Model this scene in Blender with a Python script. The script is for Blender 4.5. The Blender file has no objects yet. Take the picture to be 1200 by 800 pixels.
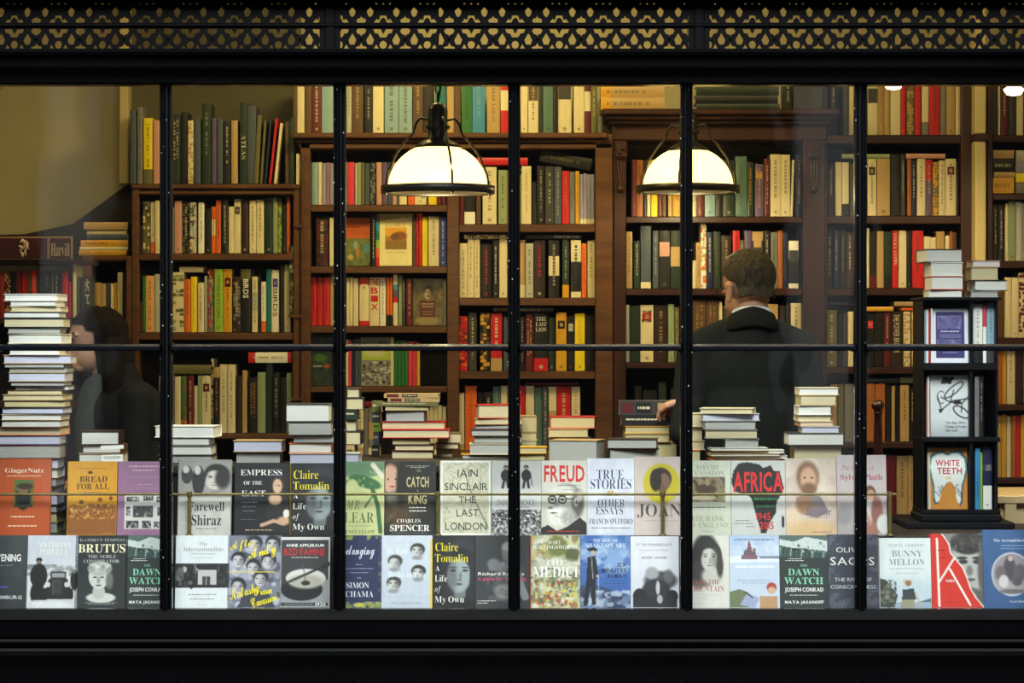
import bpy, math, random
import numpy as np
from mathutils import Vector, Matrix

# ------------------------------------------------------------------ camera, world, lights, exposure
SC = bpy.context.scene
COL = SC.collection
CAM_D, CAM_Z, PPM = 9.0, 1.48, 370.0          # camera 9 m from the glass, 1.48 m up; 370 px per metre at the glass
cam = bpy.data.cameras.new('camera'); cam_o = bpy.data.objects.new('camera', cam)
COL.objects.link(cam_o); SC.camera = cam_o
cam_o.location = (0, -CAM_D, CAM_Z); cam_o.rotation_euler = (math.pi/2, 0, 0)
cam.sensor_width = 36; cam.lens = 36*PPM*CAM_D/1200; cam.clip_end = 200
SC.view_settings.view_transform = 'Standard'; SC.view_settings.look = 'None'
SC.view_settings.gamma = 1; SC.view_settings.use_curve_mapping = False
SC.view_settings.exposure = 0.0
SC.cycles.max_bounces = 7; SC.cycles.transparent_max_bounces = 12
SC.cycles.diffuse_bounces = 4; SC.cycles.glossy_bounces = 3
SC.cycles.caustics_reflective = False; SC.cycles.caustics_refractive = False
SC.cycles.sample_clamp_indirect = 4
SC.cycles.use_denoising = True

world = bpy.data.worlds.new('overcast_sky'); SC.world = world; world.use_nodes = True
nt = world.node_tree; bg = nt.nodes['Background']
tc = nt.nodes.new('ShaderNodeTexCoord'); sp = nt.nodes.new('ShaderNodeSeparateXYZ'); cr = nt.nodes.new('ShaderNodeValToRGB')
nt.links.new(tc.outputs['Generated'], sp.inputs[0]); nt.links.new(sp.outputs['Z'], cr.inputs[0]); nt.links.new(cr.outputs[0], bg.inputs[0])
cr.color_ramp.elements[0].color = (.60, .66, .74, 1); cr.color_ramp.elements[1].color = (.90, .95, 1.0, 1)
SKY = 1.9
bg.inputs[1].default_value = SKY

WARM = (1.0, 0.76, 0.29)
def area(name, loc, size, power, col, rot=(0, 0, 0), size_y=None):
    l = bpy.data.lights.new(name, 'AREA'); l.energy = power; l.color = col; l.size = size
    if size_y: l.shape = 'RECTANGLE'; l.size_y = size_y
    o = bpy.data.objects.new(name, l); o.location = loc; o.rotation_euler = rot; COL.objects.link(o); return o
# the sky's brightest part, high above the street (soft daylight that falls steeply onto the window display)
area('street_sky_light', (0.3, -5.6, 7.0), 5.0, 1300, (.96, .98, 1.0), (math.radians(46), 0, 0), 3.0)
# unseen warm lamps added below the ceiling to light shelves, piles and faces
for i, (x, y, p) in enumerate([(-1.25, .72, 9), (-.35, 1.0, 20), (.45, 1.05, 8), (1.15, .9, 3.2), (1.8, 1.0, 4)]):
    area('added_ceiling_light', (x, y, 2.93), .5, p, WARM, (math.radians(14), 0, 0), .25)

# ------------------------------------------------------------------ helpers
def S(Y): return PPM*CAM_D/(CAM_D+Y)
def X(px, Y): return (px-600)/S(Y)
def Z(py, Y): return CAM_Z+(400-py)/S(Y)
def lin(c):
    c = np.asarray(c, float); return np.where(c <= .04045, c/12.92, ((c+.055)/1.055)**2.4)
PAL = {'cream': (226, 214, 178), 'white': (242, 240, 232), 'black': (26, 24, 25), 'dkgreen': (32, 48, 38), 'olive': (104, 100, 58),
 'yellow': (240, 214, 30), 'gold': (214, 160, 40), 'orange': (232, 110, 34), 'red': (196, 30, 34), 'maroon': (96, 26, 34), 'brown': (92, 66, 44),
 'dkbrown': (48, 34, 28), 'tan': (186, 154, 104), 'pink': (206, 152, 140), 'grey': (122, 120, 116), 'ltgrey': (182, 182, 174), 'blue': (58, 70, 160),
 'ltblue': (140, 172, 186), 'teal': (30, 112, 112), 'green': (44, 112, 58), 'lime': (150, 186, 62), 'navy': (30, 36, 70), 'purple': (98, 80, 120),
 'sage': (146, 162, 124), 'slate': (72, 82, 98), 'lilac': (150, 146, 176), 'dkgrey': (58, 58, 60), 'rose': (214, 60, 84), 'peach': (228, 172, 110),
 'rust': (170, 100, 50), 'greyteal': (84, 116, 110), 'mauve': (150, 112, 140), 'sky': (64, 140, 190)}
WORD = {'dkgreen': 'dark green', 'dkbrown': 'dark brown', 'ltgrey': 'light grey', 'ltblue': 'light blue', 'dkgrey': 'dark grey', 'sky': 'bright blue', 'gold': 'golden yellow', 'slate': 'slate blue', 'rust': 'rusty brown', 'greyteal': 'greyish teal', 'sage': 'sage green', 'lime': 'lime green', 'rose': 'pinkish red'}
def rgb(c):
    if isinstance(c, str): c = PAL[c]
    return tuple(lin(np.array(c)/255.))
def word(c): return WORD.get(c, c)
def dark(c): return sum(rgb(c))/3 < .17

def mat(name, col=(.5, .5, .5), rough=.5, metal=0, noise=None, bump=None, spec=None, emit=None, attr=False, coat=0):
    m = bpy.data.materials.new(name); m.use_nodes = True; t = m.node_tree; b = t.nodes['Principled BSDF']
    b.inputs['Base Color'].default_value = (*col, 1); b.inputs['Roughness'].default_value = rough; b.inputs['Metallic'].default_value = metal
    if spec is not None: b.inputs['Specular IOR Level'].default_value = spec
    if coat: b.inputs['Coat Weight'].default_value = coat; b.inputs['Coat Roughness'].default_value = .15
    if emit: b.inputs['Emission Color'].default_value = (*emit[:3], 1); b.inputs['Emission Strength'].default_value = emit[3]
    src = None
    if attr:
        a = t.nodes.new('ShaderNodeAttribute'); a.attribute_name = 'Col'; src = a.outputs['Color']
        t.links.new(src, b.inputs['Base Color'])
    if noise or bump:
        tx = t.nodes.new('ShaderNodeTexCoord'); mp = t.nodes.new('ShaderNodeMapping'); n = t.nodes.new('ShaderNodeTexNoise')
        t.links.new(tx.outputs['Object'], mp.inputs[0]); t.links.new(mp.outputs[0], n.inputs[0])
        sc, stretch = (noise or bump)[0], (noise or bump)[1]
        mp.inputs['Scale'].default_value = stretch; n.inputs['Scale'].default_value = sc; n.inputs['Detail'].default_value = 5
        if noise:
            if attr:
                mx = t.nodes.new('ShaderNodeMixRGB'); mx.blend_type = 'MULTIPLY'; mx.inputs[0].default_value = 1
                rp = t.nodes.new('ShaderNodeValToRGB'); rp.color_ramp.elements[0].color = (*[1-noise[2]]*3, 1); rp.color_ramp.elements[1].color = (1, 1, 1, 1)
                rp.color_ramp.elements[0].position = .3; rp.color_ramp.elements[1].position = .7
                t.links.new(n.outputs[0], rp.inputs[0]); t.links.new(src, mx.inputs[1]); t.links.new(rp.outputs[0], mx.inputs[2]); t.links.new(mx.outputs[0], b.inputs['Base Color'])
            else:
                rp = t.nodes.new('ShaderNodeValToRGB'); rp.color_ramp.elements[0].color = (*noise[2], 1); rp.color_ramp.elements[1].color = (*col, 1)
                rp.color_ramp.elements[0].position = .32; rp.color_ramp.elements[1].position = .68
                t.links.new(n.outputs[0], rp.inputs[0]); t.links.new(rp.outputs[0], b.inputs['Base Color'])
        if bump:
            bp = t.nodes.new('ShaderNodeBump'); bp.inputs['Strength'].default_value = bump[2]; bp.inputs['Distance'].default_value = bump[3]
            t.links.new(n.outputs[0], bp.inputs['Height']); t.links.new(bp.outputs[0], b.inputs['Normal'])
    return m

M = {}
M['print'] = mat('printed_cover', rough=.42, attr=True, noise=(60, (1, 1, .3), .10))
M['pages'] = mat('page_edges', rough=.9, attr=True, noise=(30, (.2, 1, 40), .22))
M['wood'] = mat('brown_wood', (.125, .052, .020), .42, noise=(6, (1, 1, 9), (.070, .028, .011)))
M['wood_h'] = mat('brown_wood_board', (.125, .052, .020), .42, noise=(6, (.6, 4, 9), (.070, .028, .011)))
M['wood_dark'] = mat('dark_mahogany', (.050, .017, .011), .38, noise=(5, (2, 2, .6), (.026, .010, .008)))
M['back'] = mat('shelf_back_board', (.030, .022, .016), .7, noise=(4, (1, 1, 1), (.018, .013, .010)))
M['plaster'] = mat('cream_plaster', (.52, .47, .31), .9, noise=(3, (1, 1, 1), (.46, .415, .27)))
M['ceiling'] = mat('ceiling_plaster', (.60, .54, .38), .9, noise=(3, (1, 1, 1), (.54, .48, .34)))
M['floor'] = mat('floor_boards', (.10, .055, .03), .5, noise=(5, (1, 10, 1), (.06, .035, .02)))
M['black'] = mat('glossy_black_paint', (.0007, .0008, .0010), .22, bump=(9, (1, 1, 1), .10, .01), spec=.16)
M['iron'] = mat('black_cast_iron', (.0007, .0007, .0008), .5, bump=(60, (1, 1, 1), .3, .002), spec=.06)
M['ledge'] = mat('dark_grey_ledge', (.0045, .005, .0055), .8, noise=(8, (1, 1, 1), (.0028, .003, .0034)), spec=.06)
M['bar_sheen'] = mat('black_bar_sky_sheen', (.0016, .0021, .0042), .30, bump=(40, (1, 1, 1), .5, .004), spec=.09)  # lighter, bluer copy of the frame black; sky highlight put into its colour
M['brass'] = mat('aged_brass', (.22, .175, .07), .5, metal=.6, noise=(40, (1, 1, 1), (.14, .11, .045)))
M['tower'] = mat('black_painted_wood', (.0030, .0036, .0058), .5, noise=(10, (1, 1, 1), (.002, .0024, .004)), spec=.2)
M['tabletop'] = mat('display_table_top', (.030, .022, .016), .55, noise=(5, (1, 6, 1), (.02, .015, .011)))
M['skin'] = mat('skin', (.50, .27, .17), .5, noise=(14, (1, 1, 1), (.43, .21, .13)))
M['skin'].node_tree.nodes['Principled BSDF'].inputs['Subsurface Weight'].default_value = .08
M['darkhair'] = mat('dark_brown_hair', (.005, .0035, .0025), .9, noise=(30, (6, 6, .6), (.009, .006, .004)), spec=.06)
M['hair'] = mat('greying_brown_hair', (.075, .056, .032), .75, noise=(38, (4, 4, .7), (.022, .016, .009)), spec=.25)
M['suit'] = mat('dark_green_grey_wool', (.0125, .014, .0115), .95, noise=(220, (1, 1, 1), (.009, .010, .0085)), spec=.1)
M['shirt'] = mat('white_cotton', (.78, .78, .76), .8, noise=(90, (1, 1, 1), (.72, .72, .70)))
M['coat'] = mat('black_knit', (.006, .006, .0055), .85, noise=(150, (1, 1, 1), (.004, .004, .0035)), spec=.1)
M['scarf'] = mat('grey_green_cloth', (.030, .034, .026), .9, noise=(120, (1, 1, 1), (.020, .023, .018)))
M['lampmetal'] = mat('black_lamp_metal', (.022, .018, .014), .35, metal=.5, bump=(50, (1, 1, 1), .1, .001))
M['cord'] = mat('black_cord', (.01, .01, .01), .6, noise=(80, (1, 1, 1), (.006, .006, .006)))
M['pale_wood'] = mat('pale_wood', (.62, .47, .25), .5, noise=(5, (1, 8, 1), (.54, .40, .21)))
M['postwood'] = mat('red_turned_wood', (.030, .006, .006), .3, noise=(8, (1, 1, .5), (.018, .004, .004)))
M['creampaint'] = mat('cream_painted_wood', (.60, .50, .26), .6, noise=(6, (1, 1, .3), (.54, .45, .23)))
M['band_strip'] = mat('pale_band_strip', (.60, .60, .57), .8, noise=(2, (1, 1, 1), (.50, .50, .48)))  # pale tone of the unseen strips added for reflection bands
M['olive_wall'] = mat('dark_olive_paint', (.105, .095, .050), .7, noise=(3, (1, 1, 1), (.085, .078, .042)))
M['facade'] = mat('dark_brick', (.012, .012, .012), .8, noise=(6, (1, 1, 3), (.008, .008, .009)))
M['asphalt'] = mat('asphalt', (.030, .030, .032), .8, noise=(30, (1, 1, 1), (.02, .02, .021)))
M['glow'] = mat('lamp_bulb', (1, .9, .6), .4, emit=(1, .80, .42, 16), noise=(4, (1, 1, 1), (.98, .88, .58)))
def glass_mat():
    m = bpy.data.materials.new('window_glass'); m.use_nodes = True; t = m.node_tree; t.nodes.remove(t.nodes['Principled BSDF'])
    out = t.nodes['Material Output']; tr = t.nodes.new('ShaderNodeBsdfTransparent'); gl = t.nodes.new('ShaderNodeBsdfGlossy')
    fr = t.nodes.new('ShaderNodeFresnel'); mx = t.nodes.new('ShaderNodeMixShader'); tr.inputs[0].default_value = (.97, .985, .97, 1)
    gl.inputs['Roughness'].default_value = .02; fr.inputs[0].default_value = 1.5
    ge = t.nodes.new('ShaderNodeNewGeometry'); io = t.nodes.new('ShaderNodeMapRange'); io.inputs[3].default_value = 1.5; io.inputs[4].default_value = 1/1.5
    t.links.new(ge.outputs['Backfacing'], io.inputs[0]); t.links.new(io.outputs[0], fr.inputs[0])   # the same reflectance on both faces of the pane
    no = t.nodes.new('ShaderNodeTexNoise'); bp = t.nodes.new('ShaderNodeBump'); no.inputs['Scale'].default_value = 1.6; bp.inputs['Strength'].default_value = .12; bp.inputs['Distance'].default_value = .02
    t.links.new(no.outputs[0], bp.inputs['Height']); t.links.new(bp.outputs[0], gl.inputs['Normal'])
    t.links.new(fr.outputs[0], mx.inputs[0]); t.links.new(tr.outputs[0], mx.inputs[1]); t.links.new(gl.outputs[0], mx.inputs[2]); t.links.new(mx.outputs[0], out.inputs[0]); return m
M['glass'] = glass_mat()
def shade_mat():
    m = bpy.data.materials.new('opal_glass'); m.use_nodes = True; t = m.node_tree; t.nodes.remove(t.nodes['Principled BSDF'])
    out = t.nodes['Material Output']; tr = t.nodes.new('ShaderNodeBsdfTranslucent'); df = t.nodes.new('ShaderNodeBsdfDiffuse'); gl = t.nodes.new('ShaderNodeBsdfGlossy')
    tr.inputs[0].default_value = (.93, .80, .42, 1); df.inputs[0].default_value = (.80, .74, .48, 1); gl.inputs['Roughness'].default_value = .1
    n = t.nodes.new('ShaderNodeTexNoise'); n.inputs['Scale'].default_value = 12; bp = t.nodes.new('ShaderNodeBump'); bp.inputs['Strength'].default_value = .05
    t.links.new(n.outputs[0], bp.inputs['Height']); t.links.new(bp.outputs[0], gl.inputs['Normal'])
    a = t.nodes.new('ShaderNodeMixShader'); a.inputs[0].default_value = .35; b = t.nodes.new('ShaderNodeMixShader'); b.inputs[0].default_value = .05
    t.links.new(tr.outputs[0], a.inputs[1]); t.links.new(df.outputs[0], a.inputs[2]); t.links.new(a.outputs[0], b.inputs[1]); t.links.new(gl.outputs[0], b.inputs[2]); t.links.new(b.outputs[0], out.inputs[0]); return m
M['opal'] = shade_mat()

def tag(o, label=None, cat=None, group=None, kind=None):
    if label: o['label'] = label
    if cat: o['category'] = cat
    if group: o['group'] = group
    if kind: o['kind'] = kind
    return o
def empty(name, loc=(0, 0, 0), rot=(0, 0, 0), parent=None):
    o = bpy.data.objects.new(name, None); o.empty_display_size = .05; o.location = loc; o.rotation_euler = rot; COL.objects.link(o)
    if parent: o.parent = parent
    return o
class MB:
    """collects faces; build() links them as one mesh with a colour attribute"""
    def __init__(s): s.v = []; s.f = []; s.c = []; s.m = []; s.sm = []
    def face(s, pts, col=(.5, .5, .5), m=0, smooth=False):
        k = len(s.v); s.v += [tuple(p) for p in pts]; s.f.append(tuple(range(k, k+len(pts)))); s.c.append(col); s.m.append(m); s.sm.append(smooth)
    def raw(s, v, f, col=(.5, .5, .5), m=0, smooth=False):
        k = len(s.v); s.v += [tuple(p) for p in v]
        for q in f: s.f.append(tuple(i+k for i in q)); s.c.append(col); s.m.append(m); s.sm.append(smooth)
        return s
    def box(s, x0, x1, y0, y1, z0, z1, col=(.5, .5, .5), m=0, bev=0):
        if x1 < x0: x0, x1 = x1, x0
        if y1 < y0: y0, y1 = y1, y0
        if z1 < z0: z0, z1 = z1, z0
        if not bev:
            v = [(x, y, z) for z in (z0, z1) for y in (y0, y1) for x in (x0, x1)]
            return s.raw(v, [(0, 2, 3, 1), (4, 5, 7, 6), (0, 1, 5, 4), (2, 6, 7, 3), (0, 4, 6, 2), (1, 3, 7, 5)], col, m)
        b = min(bev, (x1-x0)*.45, (y1-y0)*.45, (z1-z0)*.45)
        # chamfered box: 24 vertices
        cx, cy, cz = (x0+x1)/2, (y0+y1)/2, (z0+z1)/2; hx, hy, hz = (x1-x0)/2, (y1-y0)/2, (z1-z0)/2
        idx = {}; v = []
        for sx in (-1, 1):
            for sy in (-1, 1):
                for sz in (-1, 1):
                    for a in range(3):
                        h = [hx-b, hy-b, hz-b]; h[a] = (hx, hy, hz)[a]
                        idx[(sx, sy, sz, a)] = len(v); v.append((cx+sx*h[0], cy+sy*h[1], cz+sz*h[2]))
        f = []
        for a in range(3):
            o1, o2 = [i for i in range(3) if i != a]
            for sg in (-1, 1):
                q = []
                for (p, r) in ((-1, -1), (1, -1), (1, 1), (-1, 1)):
                    k = [0, 0, 0]; k[a] = sg; k[o1] = p; k[o2] = r; q.append(idx[(*k, a)])
                f.append(tuple(q))
        for a in range(3):        # edges along axis a
            o1, o2 = [i for i in range(3) if i != a]
            for p in (-1, 1):
                for r in (-1, 1):
                    k0 = [0, 0, 0]; k0[a] = -1; k0[o1] = p; k0[o2] = r; k1 = list(k0); k1[a] = 1
                    f.append((idx[(*k0, o1)], idx[(*k1, o1)], idx[(*k1, o2)], idx[(*k0, o2)]))
        for sx in (-1, 1):
            for sy in (-1, 1):
                for sz in (-1, 1): f.append(tuple(idx[(sx, sy, sz, a)] for a in range(3)))
        return s.raw(v, f, col, m)
    def lathe(s, prof, seg=24, at=(0, 0, 0), col=(.5, .5, .5), m=0, smooth=True, caps=True):
        v = []; f = []
        for r, z in prof:
            for k in range(seg): a = 2*math.pi*k/seg; v.append((at[0]+r*math.cos(a), at[1]+r*math.sin(a), at[2]+z))
        for i in range(len(prof)-1):
            for k in range(seg):
                k2 = (k+1) % seg; f.append((i*seg+k, i*seg+k2, (i+1)*seg+k2, (i+1)*seg+k))
        s.raw(v, f, col, m, smooth)
        if caps and prof[0][0] > 1e-4: s.face([v[k] for k in range(seg)][::-1], col, m)
        if caps and prof[-1][0] > 1e-4: s.face([v[(len(prof)-1)*seg+k] for k in range(seg)], col, m)
        return s
    def tube(s, pts, r, seg=8, col=(.5, .5, .5), m=0):
        P = [Vector(p) for p in pts]; R = r if isinstance(r, (list, tuple)) else [r]*len(P); v = []; up = Vector((0, 0, 1))
        for i, p in enumerate(P):
            d = (P[min(i+1, len(P)-1)]-P[max(i-1, 0)]).normalized(); u = up if abs(d.dot(up)) < .95 else Vector((0, 1, 0))
            a = d.cross(u).normalized(); b = d.cross(a).normalized()
            for k in range(seg): t = 2*math.pi*k/seg; v.append(p+(a*math.cos(t)+b*math.sin(t))*R[i])
        f = [(i*seg+k, i*seg+(k+1) % seg, (i+1)*seg+(k+1) % seg, (i+1)*seg+k) for i in range(len(P)-1) for k in range(seg)]
        s.raw(v, f, col, m, True); s.face(v[:seg][::-1], col, m); s.face(v[-seg:], col, m); return s
    def build(s, name, mats, parent=None, fix=True):
        me = bpy.data.meshes.new(name); me.from_pydata(s.v, [], s.f)
        for x in (mats if isinstance(mats, (list, tuple)) else [mats]): me.materials.append(M[x] if isinstance(x, str) else x)
        me.polygons.foreach_set('material_index', s.m); me.polygons.foreach_set('use_smooth', s.sm)
        at = me.color_attributes.new('Col', 'FLOAT_COLOR', 'CORNER'); buf = []
        for f, c in zip(s.f, s.c):
            if isinstance(c, list):
                for q in c: buf += [q[0], q[1], q[2], 1]
            else: buf += [c[0], c[1], c[2], 1]*len(f)
        at.data.foreach_set('color', np.array(buf, np.float32)); me.update()
        if fix:
            import bmesh; b = bmesh.new(); b.from_mesh(me); bmesh.ops.recalc_face_normals(b, faces=b.faces); b.to_mesh(me); b.free()
        o = bpy.data.objects.new(name, me); COL.objects.link(o)
        if parent: o.parent = parent
        return o
def struct(o): o['kind'] = 'structure'; return o

# ------------------------------------------------------------------ lettering
def uni(s, U, L, D=None):
    r = ''
    for c in s:
        if 'A' <= c <= 'Z': r += chr(U+ord(c)-65)
        elif 'a' <= c <= 'z': r += 'h' if (L == 0x1D44E and c == 'h') else chr(L+ord(c)-97)
        elif D and c.isdigit(): r += chr(D+ord(c)-48)
        else: r += c
    return r
_tc = {}; _gl = {}
def _letter(ch, st):
    c = bpy.data.curves.new('lettering', 'FONT'); c.resolution_u = 2
    if st in ('S', 'SB'): c.body = uni(ch, 0x1D400, 0x1D41A, 0x1D7CE); c.offset = -.011 if st == 'S' else 0
    elif st == 'I': c.body = uni(ch, 0x1D434, 0x1D44E)
    elif st == 'C': c.body = uni(ch, 0x1D4D0, 0x1D4EA); c.offset = .004
    else: c.body = ch; c.offset = .022 if st == 'B' else 0
    o = bpy.data.objects.new('lettering', c); me = o.to_mesh(); n = len(me.vertices)
    v = np.zeros(n*3); me.vertices.foreach_get('co', v); v = v.reshape(-1, 3)[:, :2]; f = [tuple(p.vertices) for p in me.polygons]
    o.to_mesh_clear(); bpy.data.objects.remove(o); bpy.data.curves.remove(c); return v-[v[:, 0].min(), 0], f, np.ptp(v[:, 0])
def glyphs(s, st):
    """flat faces of a line of lettering, in a unit-height box: (verts, faces, width)"""
    if (s, st) in _tc: return _tc[(s, st)]
    x = 0; V_ = []; F_ = []; n = 0; gap = {'S': .055, 'SB': .04, 'C': .0, 'I': .03, 'B': .085}.get(st, .09)
    for ch in s:
        if ch == ' ': x += .26; continue
        if (ch, st) not in _gl: _gl[(ch, st)] = _letter(ch, st)
        w, f, adv = _gl[(ch, st)]; V_.append(w+[x, 0]); F_ += [tuple(i+n for i in q) for q in f]; n += len(w); x += adv+gap
    v = np.vstack(V_); x0, y0 = v.min(0); x1, y1 = v.max(0); h = y1-y0; v = (v-[x0, y0])/h
    _tc[(s, st)] = (v, F_, (x1-x0)/h); return _tc[(s, st)]
# ------------------------------------------------------------------ cover pictures, as colours of a fine grid of faces
class Art:
    def __init__(s, bgc, w=62, h=90):
        s.w, s.h = w, h; s.a = np.ones((h, w, 3))*np.array(bgc)/255.
        s.U, s.V = np.meshgrid(np.linspace(0, 1, w), np.linspace(0, 1, h)); s.r = np.random.RandomState(w*7+int(sum(bgc)))
    def mix(s, m, c):
        m = np.clip(m, 0, 1)[..., None]; s.a = s.a*(1-m)+m*(np.array(c)/255.); return s
    def rect(s, x0, y0, x1, y1, c, a=1): return s.mix(a*((s.U >= x0) & (s.U <= x1) & (s.V >= y0) & (s.V <= y1)), c)
    def grad(s, y0, y1, c): return s.mix((s.V-y0)/(y1-y0), c)
    def ell(s, cx, cy, rx, ry, c, soft=.12, a=1, rot=0):
        du, dv = s.U-cx, (s.V-cy)*1.45; ca, sa = math.cos(rot), math.sin(rot); x = du*ca+dv*sa; y = -du*sa+dv*ca
        d = np.sqrt((x/rx)**2+(y/(ry*1.45))**2); return s.mix(a*np.clip((1-d)/max(soft, .02)+.5, 0, 1), c)
    def poly(s, P, c, a=1):
        ins = np.zeros(s.U.shape, bool)
        for i in range(len(P)):
            (x0, y0), (x1, y1) = P[i], P[(i+1) % len(P)]
            if y0 == y1: continue
            ins ^= ((s.V < y0) != (s.V < y1)) & (s.U < x0+(s.V-y0)*(x1-x0)/(y1-y0))
        return s.mix(a*ins, c)
    def line(s, P, wd, c, a=1):
        for (x0, y0), (x1, y1) in zip(P[:-1], P[1:]):
            dx, dy = x1-x0, (y1-y0)*1.45; L = max(dx*dx+dy*dy, 1e-6); t = np.clip(((s.U-x0)*dx+(s.V-y0)*1.45*dy)/L, 0, 1)
            d = np.hypot(s.U-x0-t*dx, (s.V-y0)*1.45-t*dy); s.mix(a*np.clip((wd/2-d)*60+.5, 0, 1), c)
        return s
    def noise(s, x0, y0, x1, y1, cols, n, size, a=.8, stretch=1):
        for i in range(n):
            c = cols[s.r.randint(len(cols))]; u = s.r.uniform(x0, x1); v = s.r.uniform(y0, y1); z = size*s.r.uniform(.5, 1.3)
            m = (((s.U-u)/(z*stretch))**2+((s.V-v)*1.45/z)**2 < 1) & (s.U >= x0) & (s.U <= x1) & (s.V >= y0) & (s.V <= y1); s.mix(a*m, c)
        return s
    def face(s, cx, cy, w, h, skin=(200, 200, 195), hair=(30, 30, 30), hairk=1, beard=None, shade=-1, long=False):
        sk = np.array(skin)*1.; d = sk*.5; hd = np.array(hair)
        if long: s.ell(cx, cy+h*.18, w*.62, h*.66, hair, .15)
        s.ell(cx+.03*w, cy-h*.10*hairk, w*.48, h*.44, hair, .15); s.ell(cx, cy+h*.48, w*.18, h*.18, sk*.7, .3)      # hair, neck
        s.ell(cx-.02*w, cy+h*.10, w*.35, h*.37, sk, .22); s.ell(cx-.06*w, cy-h*.16, w*.22, h*.12, sk, .6)
        s.ell(cx-shade*w*.24, cy+.10*h, w*.16, h*.34, d, .9, .6)
        for q in (-1, 1):
            s.ell(cx+(q*.18-.02)*w, cy-h*.02, w*.085, h*.026, sk*.22, .4, .95); s.ell(cx+(q*.18-.02)*w, cy-h*.09, w*.11, h*.016, sk*.35, .4, .8)
        s.ell(cx+.02*w, cy+h*.10, w*.035, h*.10, d, .8, .55); s.ell(cx-.02*w, cy+h*.19, w*.07, h*.018, sk*.45, .5, .7); s.ell(cx-.02*w, cy+h*.28, w*.11, h*.022, sk*.40, .3, .9)
        if beard is not None: s.ell(cx, cy+h*.38, w*.32, h*.16, beard, .35, .95); s.ell(cx, cy+h*.24, w*.20, h*.04, beard, .4, .9)
        return s
def art_on(mb, A, x0, z0, x1, z1, y):
    """the grid of coloured faces between (x0,z0) bottom left and (x1,z1) top right at depth y, facing -Y"""
    L = lin(A.a); h, w = L.shape[:2]; k = len(mb.v)
    for j in range(h):
        for i in range(w): mb.v.append((x0+(x1-x0)*i/(w-1), y, z1-(z1-z0)*j/(h-1)))
    for j in range(h-1):
        for i in range(w-1):
            a = k+j*w+i; mb.f.append((a, a+w, a+w+1, a+1)); mb.c.append([L[j, i], L[j+1, i], L[j+1, i+1], L[j, i+1]]); mb.m.append(0); mb.sm.append(False)
def text_on(mb, s, st, u0, v0, u1, v1, col, W, H, y, rot=0, x0=None, z0=0):
    """lettering fitted into the box u0..u1, v0..v1 (v downward) of a W x H face"""
    v, f, w = glyphs(s, st); c = rgb(col); x0 = -W/2 if x0 is None else x0
    bx, bz = x0+u0*W, z0+(1-v1)*H; sx, sz = (u1-u0)*W/w, (v1-v0)*H
    P = [(bx+p[0]*sx, y, bz+p[1]*sz) for p in v]
    if rot:
        cx, cz = x0+(u0+u1)/2*W, z0+(1-(v0+v1)/2)*H; ca, sa = math.cos(rot), math.sin(rot)
        P = [(cx+(x-cx)*ca-(z-cz)*sa, y, cz+(x-cx)*sa+(z-cz)*ca) for x, _, z in P]
    mb.raw(P, f, c, 0)
def lines_on(mb, seed, u0, v0, u1, v1, col, W, H, y, x0=None, z0=0, n=1):
    """print too small to read: short dashes"""
    r = random.Random(seed); c = rgb(col); x0 = -W/2 if x0 is None else x0
    for k in range(n):
        a = v0+(v1-v0)*k/n; b = a+(v1-v0)/n*.5; u = u0
        while u < u1:
            q = min(u1, u+r.uniform(.02, .09)); mb.face([(x0+u*W, y, z0+(1-b)*H), (x0+q*W, y, z0+(1-b)*H), (x0+q*W, y, z0+(1-a)*H), (x0+u*W, y, z0+(1-a)*H)], c); u = q+.015

# every book's size in the picture, for the choice between single books and the packed rest
def cover_book(px0, px1, py0, py1, Y, art, texts=(), label='', group=None, edge='ltgrey', t=.03, lean=9, yaw=0, soft=False, spinecol=None, marks=()):
    """a book that stands with its front cover to the viewer"""
    W, H = (px1-px0)/S(Y), (py1-py0)/S(Y)/math.cos(math.radians(lean))
    root = empty('book', (X((px0+px1)/2, Y), Y, Z(py1, Y)), (math.radians(-lean), 0, math.radians(yaw)))
    tag(root, label, 'book', group)
    mb = MB(); e = rgb(edge); b = .0008 if soft else .0026; sc = rgb(spinecol or edge)
    mb.box(-W/2, W/2, 0, b, 0, H, e); mb.box(-W/2, W/2, t-b, t, 0, H, e)
    n = 6; pts = [(-W/2-.004*math.sin(math.pi*k/n)*(0 if soft else 1), t*k/n) for k in range(n+1)]
    for (xa, ya), (xb, yb) in zip(pts[:-1], pts[1:]):
        mb.face([(xa, ya, 0), (xb, yb, 0), (xb, yb, H), (xa, ya, H)], sc); mb.face([(xa+.0015, ya, 0), (xb+.0015, yb, 0), (xb+.0015, yb, H), (xa+.0015, ya, H)], sc)
        mb.face([(xa, ya, H), (xb, yb, H), (xb+.0015, yb, H), (xa+.0015, ya, H)], sc)
    if isinstance(art, Art): art_on(mb, art, -W/2, 0, W/2, H, -.0002)
    for q in texts: text_on(mb, *q[:7], W, H, -.0007, *(q[7:]))
    for i, q in enumerate(marks): lines_on(mb, int(px0)+i, *q[:5], W, H, -.0006, n=q[5] if len(q) > 5 else 1)
    mb.build('cover', ['print'], root, fix=False)
    g = MB(); i = 0 if soft else .003; g.box(-W/2+.002, W/2-i-.0003, b+.0001, t-b-.0001, i+.0003, H-i-.0003, rgb((222, 216, 200)))
    g.build('page_block', ['pages'], root)
    return root

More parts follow.
